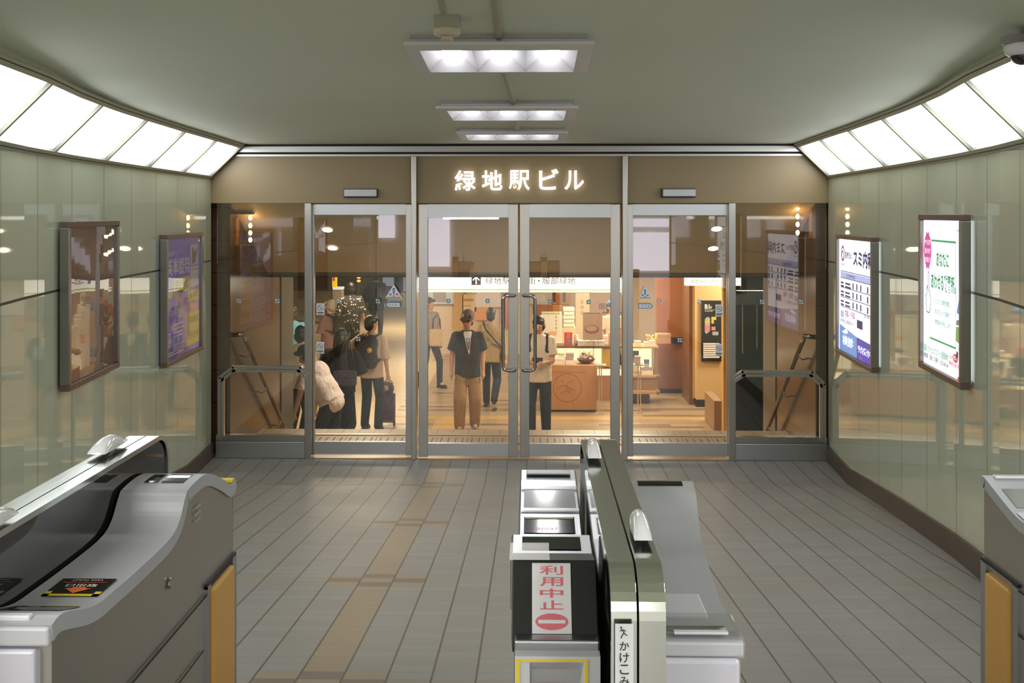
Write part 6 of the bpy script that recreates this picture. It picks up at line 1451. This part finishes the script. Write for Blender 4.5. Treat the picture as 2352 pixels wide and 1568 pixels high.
m.box(xa, xb, Yt - .09, Yt + .09, z0_, z1_); m.ell(((xa + xb) / 2, Yt, (z0_ + z1_) / 2), ((xb - xa) * .56, .12, (z1_ - z0_) * .5)); obj('lower_bag', m, cloth('bag_plum', (78, 56, 68)), b, remesh=.014, smooth_it=5, smooth=True)
m = MB(); m.ell(((xa + xb) / 2 - .01, Yt, az(893, Yt)), ((xb - xa) * .5, .1, .11)); obj('upper_bag', m, cloth('bag_dark', (52, 42, 40)), b, smooth=True)
m = MB(); m.tube([(xa + .05, Yt + .06, z0_ + .02), (xa + .05, Yt + .06, az(880, Yt)), (xa + .1, Yt + .06, az(870, Yt)), (xb - .05, Yt + .06, az(880, Yt)), (xb - .03, Yt + .06, z0_ + .02)], .009, 8); obj('pull_handle', m, BLK, b, smooth=True)
m = MB(); m.tube([(xa - .02, Yt, HF + .06), (xb - .03, Yt, HF + .06), (xb - .03, Yt, z0_ + .02)], .011, 8); obj('frame', m, BLK, b)
for x in (xa + .02, xb - .01): m = MB(); m.cyl((x - .012, Yt, HF + .058), (x + .012, Yt, HF + .058), .058, 18); obj('wheel', m, BLK, b)
m = MB(); m.ell(((xa + xb) / 2 - .02, Yt - .1, az(890, Yt)), (.05, .02, .04)); obj('pink_patch', m, pm('pink_patch', (206, 158, 150), .5), b, smooth=True)
# 6 long haired person in black
t, J = person('person with long black hair in black clothes, back turned', 783, 13.4, 1.68, PI + .25, cloth('dress_black', (28, 27, 28), .2), cloth('dress_black', (0, 0, 0)), HAIRB, BLK, sleeve='half', hair_style='long', loose=.04, wide=1.3, skirt=True, wristR=(-.22, -.2, 1.05))
b = thing('shoulder_bag', 'slate purple shoulder bag on the hip of the person in black', 'bag', (ax(793, 13.12), 13.12, HF))
x, y = b.location.x, b.location.y; m = MB(); m.box(x - .15, x + .15, y - .055, y + .055, az(888, y), az(852, y)); obj('bag_body', m, cloth('bag_slate', (72, 68, 82)), b, bevel=.03, seg=3)
m = MB(); m.box(x - .15, x + .15, y - .06, y - .05, az(868, y), az(851, y)); obj('flap', m, cloth('bag_slate', (0, 0, 0)), b, bevel=.004)
m = MB(); m.tube([(x - .12, y + .02, az(853, y)), (x - .06, y + .1, az(800, y)), (x + .0, y + .2, az(772, y)), (x + .06, y + .1, az(805, y)), (x + .12, y + .02, az(853, y))], .012, 8); obj('strap', m, BLK, b, smooth=True)
# 7 leaning white shirt
t, J = person('person in a white blouse leaning forward to the left at the foot of the stairs', 762, 12.35, 1.70, -PI / 2 - .35, cloth('blouse_white', (232, 218, 214), .05), cloth('trousers_black', (0, 0, 0)), HAIRB, BLK, lean=.62, head_pitch=.15, loose=.03, shirt_len=.02, wristL=(.22, -.42, .74), wristR=(-.22, -.38, .72), footL=(.1, -.1, 0), footR=(-.1, .1, 0), wide=1.15, hair_style='bob')
# 8 white shirt behind the post
t, J = person('person in a white shirt standing just left of the left steel post', 681, 13.9, 1.66, PI - .5, cloth('shirt_white', (224, 208, 190), .05), cloth('trousers_black', (0, 0, 0)), HAIRB, BLK, lean=.18, loose=.025, shirt_len=.03, wristL=(.2, -.3, .95), wristR=(-.2, -.3, .95), hair_style='bob')
# 9 teal top behind
t, J = person('person in a teal top with dark hair by the left post', 672, 17.2, 1.62, PI + .2, cloth('top_teal', (92, 146, 166), .08), cloth('trousers_black', (0, 0, 0)), HAIRD, BLK, hair_style='bob')
# 10 grey haired person
t, J = person('grey haired person in a mauve shirt facing left with arms bent', 757, 18.7, 1.60, -PI / 2 - .45, cloth('shirt_mauve', (128, 94, 90), .08), cloth('trousers_plum', (84, 62, 66)), HAIRG, BLK, wristL=(.12, -.3, 1.08), wristR=(-.12, -.3, 1.06), sleeve='half', loose=.03, shirt_len=.08, face=True)
backpack('dark sling backpack on the grey haired person', t, J, cloth('bag_darkbrown', (54, 44, 40)), (.13, .09, .2), .3, .23)
# 11, 12 far people
def floral():
    n = NT('floral_cloth'); v = n.n('ShaderNodeTexVoronoi'); v.inputs['Scale'].default_value = 16; n.link(n.obj(), v.inputs['Vector'])
    n.set(Base_Color=n.mix(n.math('LESS_THAN', v.outputs['Distance'], .27), lin((38, 32, 30)), lin((196, 176, 150))), Roughness=.8); return n.m
person('person in a black and cream floral dress seen from behind', 806, 21.5, 1.74, PI + .3, floral(), floral(), HAIRB, BLK, sleeve='half', loose=.05, skirt=True, wide=1.5, hair_style='bob', wristL=(.3, .0, .85), wristR=(-.3, 0, .85), vox=.016)
person('person in a black top and dark jeans, far down the hall', 864, 25.5, 1.74, PI, cloth('dress_black', (0, 0, 0)), cloth('jeans_dark', (70, 66, 70)), HAIRB, BLK, sleeve='long', loose=.04, shirt_len=.1, wristL=(.24, -.02, .98), wristR=(-.24, -.02, .98), vox=.016)
t, J = person('shop clerk in a blue cap and pale coat behind the display shelf', 1404, 18.6, 1.6, .5, cloth('coat_pale', (216, 196, 176)), cloth('trousers_black', (0, 0, 0)), HAIRD, BLK, face=True, vox=.016)
s = J['s']; m = MB(); m.ell(J['hv'](0, .01, .06), (.095 * s, .112 * s, .085 * s), rot=J['hr']); obj('cap', m, cloth('cap_blue', (84, 124, 184)), t, world=False, smooth=True)
